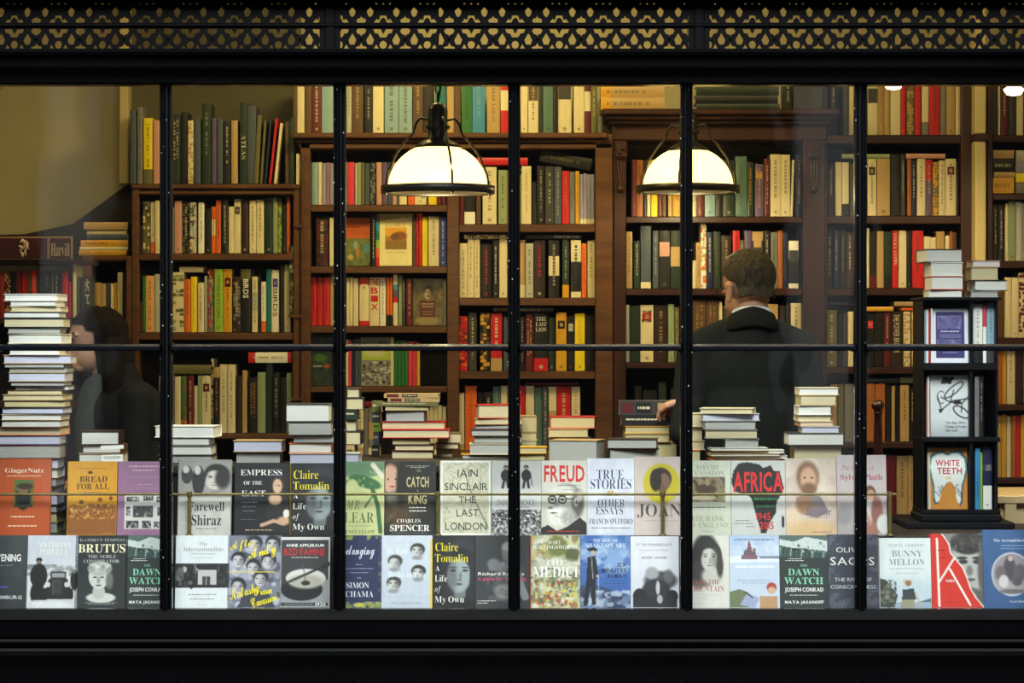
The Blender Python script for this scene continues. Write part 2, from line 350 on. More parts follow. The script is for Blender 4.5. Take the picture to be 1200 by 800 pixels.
def spine_mesh(w, h, d, col, deco, seed, W0=None):
    """a book seen from its spine: origin at the foot of the spine"""
    mb = MB(); r = random.Random(seed); bul = min(.0022, w*.10); n = 4
    bands = [(0, 1, col)]
    bc = np.array(rgb(col)); soft_ = lambda t: tuple(np.array(rgb(t))*.55+bc*.45)
    light = 'cream' if dark(col) else 'dkbrown'
    for q in deco:
        k, _, v = q.partition(':')
        if k == 'b': bands = [(0, .22, v)]+[(max(a, .22), b_, c) for a, b_, c in bands if b_ > .22]
        elif k == 'B': bands = [(0, .10, v)]+[(max(a, .10), b_, c) for a, b_, c in bands if b_ > .10]
        elif k == 'h': bands = [(a, min(b_, .84), c) for a, b_, c in bands]+[(.84, 1, v)]
        elif k == 'H': bands = [(a, min(b_, .62), c) for a, b_, c in bands]+[(.62, 1, v)]
        elif k == 'm': bands = [(0, .38, col), (.38, .72, v), (.72, 1, col)]
        elif k == 'rb': bands = [(i/6, (i+1)/6, c) for i, c in enumerate(('red', 'orange', 'lime', 'teal', 'sky', 'purple'))]
        elif k == 'bl': bands = [(0, .45, 'cream'), (.45, .55, 'red'), (.55, .7, 'purple'), (.7, .8, 'sky'), (.8, 1, 'cream')]
    for a, b_, c in bands:
        c = rgb(c)
        for k in range(n):
            xa, xb = -w/2+w*k/n, -w/2+w*(k+1)/n; ya, yb = -bul*(1-(2*xa/w)**2), -bul*(1-(2*xb/w)**2)
            mb.face([(xa, ya, a*h), (xb, yb, a*h), (xb, yb, b_*h), (xa, ya, b_*h)], c)
        for sx in (-1, 1): mb.face([(sx*w/2, 0, a*h), (sx*w/2, d, a*h), (sx*w/2, d, b_*h), (sx*w/2, 0, b_*h)], c)
    c = rgb(bands[-1][2]); c0 = rgb(bands[0][2]); bd = min(.0022, w*.14)
    for z, cc in ((h, c), (0, c0)):
        for sx in (-1, 1): mb.face([(sx*w/2, 0, z), (sx*w/2, d, z), (sx*(w/2-bd), d, z), (sx*(w/2-bd), 0, z)], cc)
        mb.face([(-w/2, 0, z)]+[(-w/2+w*k/n, -bul*(1-(2*k/n-1)**2), z) for k in range(1, n)]+[(w/2, 0, z), (w/2-bd, .003, z), (-w/2+bd, .003, z)], cc)
    pg = rgb((214, 204, 176)); z = h-.003
    mb.box(-w/2+bd, w/2-bd, .003, d-.003, .003, z, pg, 1)
    y = -bul-.0004
    for q in deco:
        k, _, v = q.partition(':')
        if k == 't' or k == 'tt':
            cc = soft_(v or light); rows = ((0, .24),) if k == 't' else ((.17, .16), (-.17, .16))
            for off, wd in rows:
                z = h*r.uniform(.88, .93); end = h*r.uniform(.18, .4)
                while z > end:
                    L = h*r.uniform(.008, .05); mb.face([((off-wd/2)*w, y, z-L), ((off+wd/2)*w, y, z-L), ((off+wd/2)*w, y, z), ((off-wd/2)*w, y, z)], cc); z -= L+h*r.uniform(.006, .03)*(3 if r.random() < .12 else 1)
        elif k == 'e':
            cc = soft_(v or light)
            mb.face([(.15*w*math.cos(a), y, h*.07+.15*w*math.sin(a)) for a in np.linspace(0, 5.5, 7)], cc)
        elif k == 'i':                       # a small picture near the head
            cc = rgb(v or 'dkgrey'); mb.face([(-.34*w, y, h*.72), (.34*w, y, h*.72), (.34*w, y, h*.86), (-.34*w, y, h*.86)], cc)
            mb.face([(.18*w*math.cos(a), y-.0002, h*.79+.2*w*math.sin(a)) for a in np.linspace(0, 5.5, 7)], rgb('tan'))
        elif k == 'p':
            cs = [rgb(x) for x in v.split('/')]
            for a in range(15):
                for b_ in range(3):
                    if r.random() < .6: mb.face([((-.48+.32*b_)*w, y+.0002, h*(.02+a*.064)), ((-.16+.32*b_)*w, y+.0002, h*(.02+a*.064)), ((-.16+.32*b_)*w, y+.0002, h*(.02+a*.064+r.uniform(.03, .07))), ((-.48+.32*b_)*w, y+.0002, h*(.02+a*.064+r.uniform(.03, .07)))], r.choice(cs))
        elif k == 'l':                       # label plate across the spine
            cc = rgb(v); mb.face([(-.46*w, y+.0002, h*.55), (.46*w, y+.0002, h*.55), (.46*w, y+.0002, h*.8), (-.46*w, y+.0002, h*.8)], cc)
        elif k == 'T':                       # a title that can be read, running down the spine
            s_, st, tc_, a, b_, wd = (v.split('/')+['B', light, '.08', '.7', '.55'][len(v.split('/'))-1:])[:6]
            vv, ff, ww = glyphs(s_.replace('_', ' '), st); a, b_, wd = float(a), float(b_), float(wd)
            L = (b_-a)*h; mb.raw([(-wd*w/2+p[1]*wd*w, y-.0002, h*(1-a)-p[0]/ww*L) for p in vv], ff, rgb(tc_))
        elif k == 'W':                       # words set across the spine, one below the other
            s_, st, tc_, a, b_ = (v.split('/')+['B', light, '.08', '.5'][len(v.split('/'))-1:])[:5]; ws = s_.split('|'); a, b_ = float(a), float(b_); st_ = (b_-a)/len(ws)
            for i, x in enumerate(ws):
                vv, ff, ww = glyphs(x, st); mb.raw([(-.38*w+p[0]/ww*.76*w, y-.0002, h*(1-a-st_*i)-st_*h*.75*(1-p[1])) for p in vv], ff, rgb(tc_))
    return mb

SHELF = []     # (visible area, dict) of every book that stands or lies on a shelf
def row(desc, Y, base, txt, d=.15, case=None, floor_z=None):
    items = []
    for it in txt.split(';'):
        p = it.split()
        if not p: continue
        if p[0] == 'L':
            x0, x1, y0, y1 = map(float, p[1:5]); rest = p[5:]; ly = True
        else:
            x0, x1, y0 = map(float, p[:3]); y1 = base; rest = p[3:]; ly = False
        col = rest[0]; dec = rest[1].split('+') if len(rest) > 1 else []
        tilt = 0; dec2 = []
        for q in dec:
            if q[0] == '<': tilt = float(q[1:])
            else: dec2.append(q)
        items.append(dict(x0=x0, x1=x1, y0=y0, y1=y1, col=col, deco=dec2, tilt=tilt, ly=ly, desc=desc, Y=Y, d=d, case=case, top='T:' in (rest[1] if len(rest) > 1 else '') ))
    st = [i for i in items if not i['ly']]; st.sort(key=lambda q: q['x0'])
    for k, q in enumerate(st):
        q['n'] = k+1; q['N'] = len(st); q['l'] = st[k-1]['col'] if k else None; q['r'] = st[k+1]['col'] if k+1 < len(st) else None
        if k and not q['tilt'] and not st[k-1]['tilt'] and q['x0'] < st[k-1]['x1']: q['x0'] = st[k-1]['x1']
    for q in items: SHELF.append(((q['x1']-q['x0'])*(q['y1']-q['y0']), q))
ORD = 'first second third fourth fifth sixth seventh eighth ninth tenth eleventh twelfth thirteenth fourteenth fifteenth sixteenth seventeenth eighteenth nineteenth twentieth'.split()
def ordinal(n): return 'thirtieth' if n == 30 else ORD[n-1] if n <= 20 else 'twenty-'+ORD[n-21]
def place_shelf(q, mb=None):
    Y = q['Y']; s = S(Y); r = random.Random(int(q['x0']*7+q['y0'])); yy = Y+.003+r.uniform(0, .012)
    if q['ly']:
        w, h = (q['y1']-q['y0'])/s, (q['x1']-q['x0'])/s; m = spine_mesh(w, h, q['d'], q['col'], q['deco'], int(q['x0']+q['y0']))
        R = Matrix.Translation((X(q['x0'], Y), yy, Z((q['y0']+q['y1'])/2, Y))) @ Matrix.Rotation(math.radians(q['tilt']), 4, 'Y') @ Matrix.Rotation(math.pi/2, 4, 'Y') @ Matrix.Identity(4)
        # title then reads left to right: foot of the spine to the right
        R = Matrix.Translation((X(q['x1'], Y), yy, Z((q['y0']+q['y1'])/2, Y))) @ Matrix.Rotation(math.radians(q['tilt']), 4, 'Y') @ Matrix.Rotation(-math.pi/2, 4, 'Y')
    else:
        w, h = (q['x1']-q['x0']-.25)/s, (q['y1']-q['y0'])/s; t = math.radians(q['tilt'])
        if q['tilt']: w -= math.sin(abs(t))*h*.9; w = max(w, .008)
        m = spine_mesh(w, h, q['d']*r.uniform(.92, 1.05), q['col'], q['deco'], int(q['x0']*3+q['y0']))
        xc = X((q['x0']+q['x1'])/2, Y)
        if q['tilt']: xc -= math.sin(t)*h/2
        R = Matrix.Translation((xc, yy, Z(q['y1'], Y)+(abs(math.sin(t))*w/2 if t else 0))) @ Matrix.Rotation(t, 4, 'Y')
    if mb is not None:
        k = len(mb.v); mb.v += [tuple(R @ Vector(p)) for p in m.v]; mb.f += [tuple(i+k for i in f) for f in m.f]; mb.c += m.c; mb.m += m.m; mb.sm += m.sm; return
    o = m.build('book', ['print', 'pages'], fix=False); o.matrix_world = R
    tag(o, None, 'book', 'books on '+q['desc']); return o
def shelf_labels(qs):
    def sz(q):
        if q['ly']: return ''
        w = q['x1']-q['x0']; return 'slim ' if w < 6 else 'thick ' if w > 12 else ''
    def title(q):
        for d in q['deco']:
            if d[:2] in ('T:', 'W:'):
                return ' lettered '+d[2:].split('/')[0].replace('_', ' ').replace('|', ' ')
        for d in q['deco']:
            k, _, v = d.partition(':')
            if k in 'bB' and v: return f' with {word(v)} foot'
            if k in 'hH' and v: return f' with {word(v)} head'
            if k == 'rb': return ' with rainbow bands'
            if k == 'p': return ' with mottled spine'
        return ''
    c1, c2, c3 = {}, {}, {}
    def base(q): return f"{sz(q)}{word(q['col'])} book{title(q)}"
    def A(q):
        if q['ly']: return f"{base(q)} lying flat on {q['desc']}"
        return f"{base(q)} on {q['desc']}"
    def B(q):
        if q['ly']: return None
        if q['l'] and q['r']: return f"{sz(q)}{word(q['col'])} book on {q['desc']} between {word(q['l'])} and {word(q['r'])} ones"
        return f"{sz(q)}{word(q['col'])} book at the {'right' if q['l'] else 'left'} end of {q['desc']}"
    def C(q):
        if q['ly']: return f"{word(q['col'])} book, {q['where']} lying on {q['desc']}"
        return f"{word(q['col'])} book, {ordinal(q['n'])} from the left on {q['desc']}"
    out = {}; left = list(qs)
    for fn in (A, B, C):
        cnt = {}
        for q in qs: cnt[fn(q)] = cnt.get(fn(q), 0)+1
        nl = []
        for q in left:
            t = fn(q)
            if t and cnt[t] == 1 and len(t.split()) <= 16 and t not in out.values(): out[id(q)] = t
            else: nl.append(q)
        left = nl
    for q in left: out[id(q)] = C(q)
    return out

PAGEWORD = {(232, 230, 222): 'white', (214, 200, 160): 'cream', (178, 178, 172): 'grey', (205, 206, 226): 'lilac-white', (206, 190, 140): 'yellow'}
def stack(desc, Y, base_py, items, group=None, dep=.15, jit=.012, kind='books'):
    """items from the top down: (x0, x1, y0 top edge, cover colour, page colour, spine side b/l/r/f, yaw)"""
    s = S(Y); z = Z(base_py, Y); N = len(items); rr = random.Random(int(items[0][0])+N)
    for k, it in enumerate(reversed(items)):
        x0, x1, y0, cov, pg, side, yaw = list(it)+[(214, 208, 190), 'b', None][len(it)-4:]
        kd = S(Y)/S(Y+dep)      # the far corner of an off-centre pile shows: the measured width includes it
        if x1 < 600: x1 = 600+(x1-600)*kd
        if x0 > 600: x0 = 600+(x0-600)*kd
        n = N-k; z1 = Z(y0, Y); h = max(z1-z, .006); w = (x1-x0)/s; yaw = rr.uniform(-2.5, 2.5) if yaw is None else yaw
        ly = Y+rr.uniform(-jit, jit)
        root = empty('book', (X((x0+x1)/2, Y), ly+dep/2, z), (0, 0, math.radians(yaw)))
        where = 'topmost' if n == 1 else 'lowest' if k == 0 else ordinal(n)+' from top'
        cn = word(cov) if side in 'fF' else PAGEWORD[tuple(pg)]+'-paged'
        look = f"{cn} book" if side in 'fF' else f"{'thick ' if h > .038 else 'thin ' if h < .018 else ''}{cn} book"
        tag(root, f"{look}, {where} of {desc}", 'book', group or desc.replace('the ', 'books in the ', 1))
        mb = MB(); c = rgb(cov); b = .0024 if h > .016 else .001; D = dep
        mb.box(-w/2, w/2, -D/2, D/2, 0, b, c, 0); mb.box(-w/2, w/2, -D/2, D/2, h-b-.0002, h-.0002, c, 0)
        i = .0035; px0, px1, py0, py1 = -w/2+i, w/2-i, -D/2+i, D/2-i
        if side == 'b': mb.box(-w/2, w/2, D/2-.002, D/2, b, h-b, c); py1 = D/2-.002
        if side == 'l': mb.box(-w/2-.001, -w/2+.002, -D/2, D/2, b*.4, h-b*.4, c); px0 = -w/2+.002
        if side == 'r': mb.box(w/2-.002, w/2+.001, -D/2, D/2, b*.4, h-b*.4, c); px1 = w/2-.002
        if side == 'f':
            mb.box(-w/2, w/2, -D/2-.001, -D/2+.002, b*.4, h-b*.4, c); py0 = -D/2+.002
            lines_on(mb, int(x0+y0), .1, .3, .8, .62, 'cream' if dark(cov) else 'dkbrown', w, h, -D/2-.0016, n=1)
        if side == 'F':     # spine with pictures and colour blocks, as on a matching set
            mb.box(-w/2, w/2, -D/2-.001, -D/2+.002, b*.4, h-b*.4, c); py0 = -D/2+.002; y_ = -D/2-.0014
            for a, b_, cc in ((.05, .27, 'maroon'), (.33, .62, 'black'), (.75, .95, 'tan')):
                mb.face([(-w/2+a*w, y_, h*.15), (-w/2+b_*w, y_, h*.15), (-w/2+b_*w, y_, h*.85), (-w/2+a*w, y_, h*.85)], rgb(cc))
            lines_on(mb, int(x0), .36, .4, .6, .75, 'cream', w, h, y_-.0004)
        mb.build('cover', ['print'], root)
        g = MB(); g.box(px0, px1, py0, py1, b, h-b-.0002, rgb(pg), 0, bev=0); g.build('page_block', ['pages'], root)
        z = z+h
    return z
# ------------------------------------------------------------------ the room and the street
RX0, RX1, RY1, CEIL = -2.55, 2.75, 2.26, 3.0
def sbox(name, m, *b, bev=0, parent=None):
    o = MB().box(*b, bev=bev).build(name, m, parent); return struct(o) if parent is None else o
sbox('floor', 'floor', RX0-.1, RX1+.1, -.02, RY1+.1, -.1, 0)
sbox('ceiling', 'ceiling', RX0-.1, RX1+.1, -.02, RY1+.1, CEIL, CEIL+.1)
sbox('wall_back', 'plaster', RX0-.1, RX1+.1, RY1, RY1+.1, 0, CEIL)
sbox('wall_left', 'plaster', RX0-.1, RX0, -.02, RY1, 0, CEIL)
sbox('wall_right', 'plaster', RX1, RX1+.1, -.02, RY1, 0, CEIL)
# shopfront wall beyond the window, below and above it
WX0, WX1 = X(-214, 0), X(1418, 0); ZT, ZB = Z(98, 0), Z(716, 0)
sbox('wall_front_left', 'black', RX0-3, WX0, -.12, -.02, 0, 3.4)
sbox('wall_front_right', 'black', WX1, RX1+3, -.12, -.02, 0, 3.4)
w = MB().box(WX0, WX1, -.10, -.02, 0, Z(762, 0))
for k in range(9):      # raised panel mouldings
    a = WX0+.05+k*.55; w.box(a, a+.5, -.115, -.10, .12, Z(790, 0), bev=.01)
struct(w.build('wall_front_below', 'black'))
sbox('wall_front_above', 'black', WX0, WX1, -.12, -.02, Z(2, 0), 4.2)
# mouldings under the window: sill profile
t = MB()
t.box(WX0, WX1, -.085, -.02, Z(744, 0), Z(722.5, 0), bev=.003); t.box(WX0, WX1, -.135, -.02, Z(751, 0), Z(744, 0), bev=.006)
t.box(WX0, WX1, -.115, -.02, Z(754, 0), Z(751, 0)); t.box(WX0, WX1, -.150, -.02, Z(762, 0), Z(754, 0), bev=.008)
struct(t.build('trim_1', 'black'))
t = MB()                # sloping sill; sky light put into its colour as dark grey
za, zb = Z(713, 0), Z(722.5, 0)
t.raw([(WX0, -.012, za), (WX1, -.012, za), (WX1, -.095, zb), (WX0, -.095, zb), (WX0, -.012, zb), (WX1, -.012, zb)], [(0, 1, 2, 3), (3, 2, 5, 4), (0, 4, 5, 1), (0, 3, 4), (1, 5, 2)])
struct(t.build('trim_2', 'ledge'))
# fascia between the window head and the grille
t = MB(); t.box(WX0, WX1, -.06, .03, Z(98.5, 0), Z(84, 0)); t.box(WX0, WX1, -.10, .03, Z(84, 0), Z(69, 0), bev=.006); t.box(WX0, WX1, -.13, .03, Z(69, 0), Z(62, 0), bev=.010)
t.box(WX0, WX1, -.10, -.02, Z(4, 0), Z(-3, 0), bev=.004); t.box(WX0, WX1, -.13, -.02, Z(-3, 0), Z(-14, 0), bev=.006)
struct(t.build('trim_3', 'black'))
# the big window: glazing bars, frame and panes
win = empty('window_1'); struct(win)
bars = [194.5, 398, 602.5, 804.5, 1008.5]; allb = [-214, -9.5]+bars+[1213, 1418]
fr = MB(); fr.box(WX0-.02, WX1+.02, -.03, .04, ZT-.006, ZT+.004, bev=.002); fr.box(WX0-.02, WX1+.02, -.01, .04, Z(722, 0), Z(713.5, 0)); fr.build('window_frame', 'black', win)
for b in allb:
    m = MB(); x = X(b, 0); m.box(x-.019, x+.019, -.012, .035, Z(717, 0), ZT, bev=.006); m.box(x-.009, x+.009, -.030, -.010, Z(719, 0), ZT, bev=.006)
    m.build('mullion', 'black', win)
for a, b in zip(allb[:-1], allb[1:]):
    xa, xb = X(a, 0)+.018, X(b, 0)-.018; m = MB(); zt_, zb_ = Z(403, 0), Z(411, 0); pr = [(-.006, zt_), (-.010, zt_-.0005), (-.024, zt_-.0075), (-.025, zb_+.004), (-.023, zb_), (.03, zb_), (.03, zt_)]; k_ = len(pr)
    m.raw([(xx, yy, zz) for xx in (xa, xb) for yy, zz in pr], [(i, (i+1) % k_, (i+1) % k_+k_, i+k_) for i in range(k_)]+[tuple(range(k_)), tuple(range(2*k_-1, k_-1, -1))])
    # putty fillets in the corners of the panes
    for (sx, cx) in ((1, xa), (-1, xb)):
        for zc, sz in ((ZT, -1), (Z(404, 0), 1), (Z(411, 0), -1)):
            m.raw([(cx, -.008, zc), (cx+sx*.014, -.008, zc), (cx+sx*.004, -.008, zc+sz*.004), (cx, -.008, zc+sz*.014), (cx, .012, zc), (cx+sx*.014, .012, zc), (cx+sx*.004, .012, zc+sz*.004), (cx, .012, zc+sz*.014)],
                  [(0, 1, 2), (0, 2, 3), (1, 5, 6, 2), (2, 6, 7, 3)])
    m.build('glazing_bar', 'bar_sheen', win)
    for z0, z1 in ((Z(714, 0), Z(410, 0)), (Z(405, 0), ZT)):
        MB().box(xa-.004, xb+.004, .006, .010, z0, z1).build('glass_pane', 'glass', win)
# dried paint flecks along the glazing
r = random.Random(4); m = MB()
for b in allb[1:-1]:
    for k in range(26):
        x = X(b, 0)+r.choice((-1, 1))*r.uniform(.004, .021); z = r.uniform(Z(700, 0), ZT); q = r.uniform(.0004, .0012); y = -.0315 if abs(x-X(b, 0)) < .008 else -.0135
        m.box(x-q, x+q, y, y+.002, z-q*2, z+q*2, rgb('ltgrey'))
o = m.build('paint_flecks', 'print', win); o['kind'] = 'stuff'
# pierced iron grille
import bmesh
from mathutils.geometry import tessellate_polygon
def pierced(name, px_a, px_b, a0, parent):
    P = 51.25; lo, hi = px_a+8, px_b-8; loops = []
    def clip(pts, x, keep):
        out = []
        for i in range(len(pts)):
            p, q = pts[i-1], pts[i]; ip, iq = keep(p[0]), keep(q[0])
            if ip != iq: t = (x-p[0])/(q[0]-p[0]); out.append((x, p[1]+t*(q[1]-p[1])))
            if iq: out.append(q)
        return out
    def spl(pts, ox=0, oy=0):
        cx_, cy_ = (max(p[0] for p in pts)+min(p[0] for p in pts))/2, (max(p[1] for p in pts)+min(p[1] for p in pts))/2
        pts = [(cx_+(x-cx_)*1.12, cy_+(y-cy_)*1.12) for x, y in pts] if max(p[0] for p in pts)-min(p[0] for p in pts) < 12 else pts
        pts = clip(clip([(x+ox, y+oy) for x, y in pts], lo, lambda v: v >= lo), hi, lambda v: v <= hi)
        if len(pts) > 2 and max(p[0] for p in pts)-min(p[0] for p in pts) > 1: loops.append(pts)
    kite = [(0, -5.5), (3.6, -1.5), (2.4, 3), (0, 5.2), (-2.4, 3), (-3.6, -1.5)]; kite2 = [(0, -6.5), (4.2, .8), (2.4, 5.8), (-2.4, 5.8), (-4.2, .8)]
    for k in range(-1, 10):
        ax = a0+k*P; bx = ax+P/2
        spl([(-6, 26), (-3.4, 23.6), (-1, 23.3), (0, 20.3), (1, 23.3), (3.4, 23.6), (6, 26), (4.6, 29), (-4.6, 29)], ax)
        spl([(-5.6, 38.4), (-3.5, 36), (3.5, 36), (5.6, 38.4), (3.5, 42), (1, 42.6), (0, 44.5), (-1, 42.6), (-3.5, 42)], ax)
        spl([(0, 52.4), (1.4, 55.6), (5.6, 57), (5.6, 58.8), (-5.6, 58.8), (-5.6, 57), (-1.4, 55.6)], ax)
        for q in (-10.4, 10.4): spl(kite, ax+q, 17); spl(kite2, ax+q, 48)
        spl([(-11.4, 29), (-7.6, 24), (-5, 26), (-3.4, 20.4), (3.4, 20.4), (5, 26), (7.6, 24), (11.4, 29), (4.4, 29), (2.4, 24.6), (0, 23), (-2.4, 24.6), (-4.4, 29)], bx)
        spl([(-11.6, 36.2), (-3, 36.2), (0, 42), (3, 36.2), (11.6, 36.2), (10.0, 41), (6, 41.8), (3.6, 46.2), (-3.6, 46.2), (-6, 41.8), (-10.0, 41)], bx)
        spl([(4*math.cos(a), 54.6+4.4*math.sin(a)) for a in np.linspace(0, 5.5, 8)], bx)
        for q in (-8.2, 8.2): spl([(-2.8, 2.2), (0, -2.4), (2.8, 2.2)], bx+q, 56.6)
        for q in (-8, 0, 8): spl([(-1.6, .8), (0, -1), (1.6, .8)], bx+q, 6.8)
    loops.insert(0, [(px_a, 3), (px_b, 3), (px_b, 62.5), (px_a, 62.5)])
    tri = tessellate_polygon([[Vector((x, -y, 0)) for x, y in L] for L in loops]); flat = [p for L in loops for p in L]
    y0, y1 = -.061, -.049; n = len(flat); v = [(X(x, 0), y0, Z(y, 0)) for x, y in flat]+[(X(x, 0), y1, Z(y, 0)) for x, y in flat]
    f = [tuple(t) for t in tri]+[tuple(i+n for i in reversed(t)) for t in tri]; k = 0
    for L in loops:
        m_ = len(L); f += [(k+i, k+(i+1) % m_, k+(i+1) % m_+n, k+i+n) for i in range(m_)]; k += m_
    MB().raw(v, f).build(name, 'iron', parent)
g = empty('iron_grille'); tag(g, 'black cast iron fretwork grille running above the shop window', 'grille')
# (each panel between the upright straps is a part of its own)
for a, b, c in ((-472, -42, -435.4), (-42, 388, -5.2), (388, 818, 424.4), (818, 1248, 854.3), (1248, 1678, 1284)):
    if b > -50 and a < 1250: pierced('fretwork_panel', a+4, b-4, c, g)
for b in (-42, 388, 818, 1248): MB().box(X(b-6, 0), X(b+6, 0), -.066, -.045, Z(62.6, 0), Z(3, 0), bev=.003).build('strap', 'iron', g)
MB().box(X(-60, 0), X(1260, 0), -.070, -.047, Z(34, 0), Z(30, 0), bev=.003).build('middle_rail', 'iron', g)
# small rosettes where the bars of the fretwork cross
m = MB()
for k in range(-1, 26):
    for a0, lo, hi in ((-5.2, -42, 388), (424.4, 388, 818), (854.3, 818, 1248)):
        px = a0+k*51.25
        if lo+6 < px < hi-6: m.box(X(px-1.6, 0), X(px+1.6, 0), -.067, -.06, Z(49.6, 0), Z(46.4, 0), bev=.003)
m.build('rosette', 'iron', g)['kind'] = 'stuff'
# the street: road, dark terrace opposite with two unseen pale strips added for reflection bands in the panes
sbox('ground', 'asphalt', -40, 40, -30, -.12, -.2, -.02)
f = MB(); f.box(-30, 30, -19, -17, 0, 9)
struct(f.build('wall_opposite', 'facade'))
for k, (a, b, h) in enumerate(((-4.21, -3.80, 8.0), (2.50, 3.08, 8.0))): sbox(f'trim_{5+k}', 'band_strip', a, b, -16.95, -16.4, 0, h, bev=.05)

# ------------------------------------------------------------------ left recess: dark panel in place of the shade under the stairs, posts
Yb = 2.2
P = [(-30, 276), (30, 274), (86, 262), (152, 214), (156, 214), (156, 700), (-30, 700)]
m = MB(); a = [(X(x, Yb), Yb, Z(y, Yb)) for x, y in P]; b = [(x, Yb+.05, z) for x, y, z in a]; n = len(P)
m.face(a); m.face(b[::-1])
for i in range(n): m.face([a[i], a[(i+1) % n], b[(i+1) % n], b[i]])
struct(m.build('wall_recess_shade', 'back'))
sbox('trim_12', 'olive_wall', X(150.8, 2.2), X(352, 2.2), 2.2, 2.25, Z(225, 2.2), CEIL)
sbox('trim_8', 'creampaint', X(139.5, 2.1), X(150.5, 2.1), 2.1, 2.2, Z(215, 2.1), CEIL, bev=.004)
sbox('trim_9', 'creampaint', X(1143, 1.8), X(1155.6, 1.8), 1.8, 1.9, Z(157, 1.8), CEIL, bev=.004)
sbox('trim_10', 'creampaint', X(1143, 1.8), X(1155.6, 1.8), 1.8, 1.9, 0, Z(164, 1.8), bev=.004)
MB().box(X(1141, 1.8), X(1158, 1.8), 1.79, 1.91, Z(164, 1.8), Z(157, 1.8)).build('trim_11', 'wood_dark')['kind'] = 'structure'

# ------------------------------------------------------------------ bookcases
def bookcase(label, Y, ups, bays, wood, top=None, depth=.25, zbot=0.0, back=(None, None), moulds=(), name='bookcase'):
    root = empty(name, (X((ups[0][0]+ups[-1][1])/2, Y), Y, 0)); tag(root, label, 'bookcase'); ox = root.location.x
    def bx(nm, m, x0, x1, y0, y1, z0, z1, bev=.003):
        MB().box(x0-ox, x1-ox, y0-Y, y1-Y, z0, z1, bev=bev).build(nm, m, root)
    zt = Z(top, Y)
    for a, b in ups: bx('upright', wood, X(a, Y), X(b, Y), Y-.012, Y+depth, zbot, zt)
    for a, b, bs in bays:
        for y0, y1 in bs: bx('shelf', wood+'_h' if wood == 'wood' else wood, X(a, Y)+.0005, X(b, Y)-.0005, Y-.006, Y+depth-.012, Z(y1, Y), Z(y0, Y)-.0012, .002)
    bx('back_panel', 'back', X(ups[0][0], Y)+.002, X(ups[-1][1], Y)-.002, Y+depth-.01, Y+depth+.006, zbot, zt-.002, 0)
    for (x0, x1, y0, y1, dy) in moulds: bx('cornice', wood, X(x0, Y), X(x1, Y), Y-dy, Y+depth, Z(y1, Y), Z(y0, Y)-.0012, .005)
    return root
lo = [(600, 608), (690, 700), (790, 800)]
bookcase('brown wooden bookcase left of the first lamp, its top crowded with tall dark books', 1.9, [(155, 163), (344, 351)],
         [(163, 344, [(297, 305), (389.5, 398), (507.5, 514)]+lo)], 'wood', top=216, moulds=[(154, 352, 215.6, 222, .02), (155, 351, 222, 228.5, .008)])
bookcase('low dark wooden case behind the seated woman, topped with a flat pile', 1.9, [(97, 107), (148, 154.5)], [(107, 148, [(375.4, 382)]+lo)], 'wood', top=300, moulds=[(96, 154.7, 299.5, 306, .004)], name='low_bookcase')
bookcase('broad brown bookcase behind the first lamp, with coloured paperbacks and face-out covers', 1.9, [(352, 364), (524, 538), (697.5, 718)],
         [(364, 524, [(240, 248), (312, 320), (382, 390), (452.5, 459.5), (538.5, 546)]+lo), (538, 697.5, [(262.7, 272), (349, 358), (435, 444), (527.5, 535)]+lo)], 'wood', top=157,
         moulds=[(342.5, 712, 156, 163, .045), (347, 715, 163, 167, .028), (351, 718, 167, 175, .012)])
cz = bookcase('dark mahogany bookcase with deep carved cornice behind the man', 1.9, [(719, 733.5), (940.8, 966.5)],
         [(733.5, 940.8, [(253.8, 261), (338, 346), (424.5, 431.5), (512.5, 520)]+lo)], 'wood_dark', top=130,
         moulds=[(704, 982, 129, 136, .085), (709, 977, 136, 141, .066), (713, 973, 141, 146, .045), (717, 969, 146, 165, .016)])
for xc in (727.5, 953.5):     # carved corbels of the pilasters
    m = MB(); x = X(xc, 1.9)-cz.location.x; zz = Z(170, 1.9)
    m.box(x-.024, x+.024, -.040, -.012, Z(186, 1.9), Z(166, 1.9), bev=.006); m.box(x-.020, x+.020, -.022, -.012, Z(214, 1.9), Z(187, 1.9), bev=.003)
    for k in range(14):
        a = k/13*4.7; r_ = .017*(1-k/18); m.tube([(x+r_*math.cos(a), -.044, Z(178, 1.9)+r_*math.sin(a)), (x+r_*.94*math.cos(a+.36), -.044, Z(178, 1.9)+r_*.94*math.sin(a+.36))], .004, 6)
    for k in range(3): m.tube([(x+(k-1)*.012, -.02, Z(190, 1.9)), (x+(k-1)*.006, -.03, Z(222, 1.9))], [.006, .003], 6)
    m.lathe([(0, -.016), (.010, -.010), (.014, 0), (.010, .010), (0, .016)], 12, (x, -.024, Z(222, 1.9)))
    m.build('corbel', 'wood_dark', cz)
bookcase('tall dark bookcase right of the man, behind the black display stand', 1.9, [(966.8, 969), (1126, 1142)],
         [(969, 1126, [(158.2, 168), (252.8, 262), (337.4, 346), (430, 438), (517.4, 525), (602.4, 610)]+lo[1:])], 'wood_dark', top=92)
bookcase('dark bookcase at the far right, behind the pale post', 1.84, [(1156.5, 1163), (1216, 1222)],
         [(1163, 1216, [(158.4, 166), (227, 234), (305.8, 314), (395.8, 404), (474, 481), (559.5, 567), (640, 648)])], 'wood_dark', top=92)
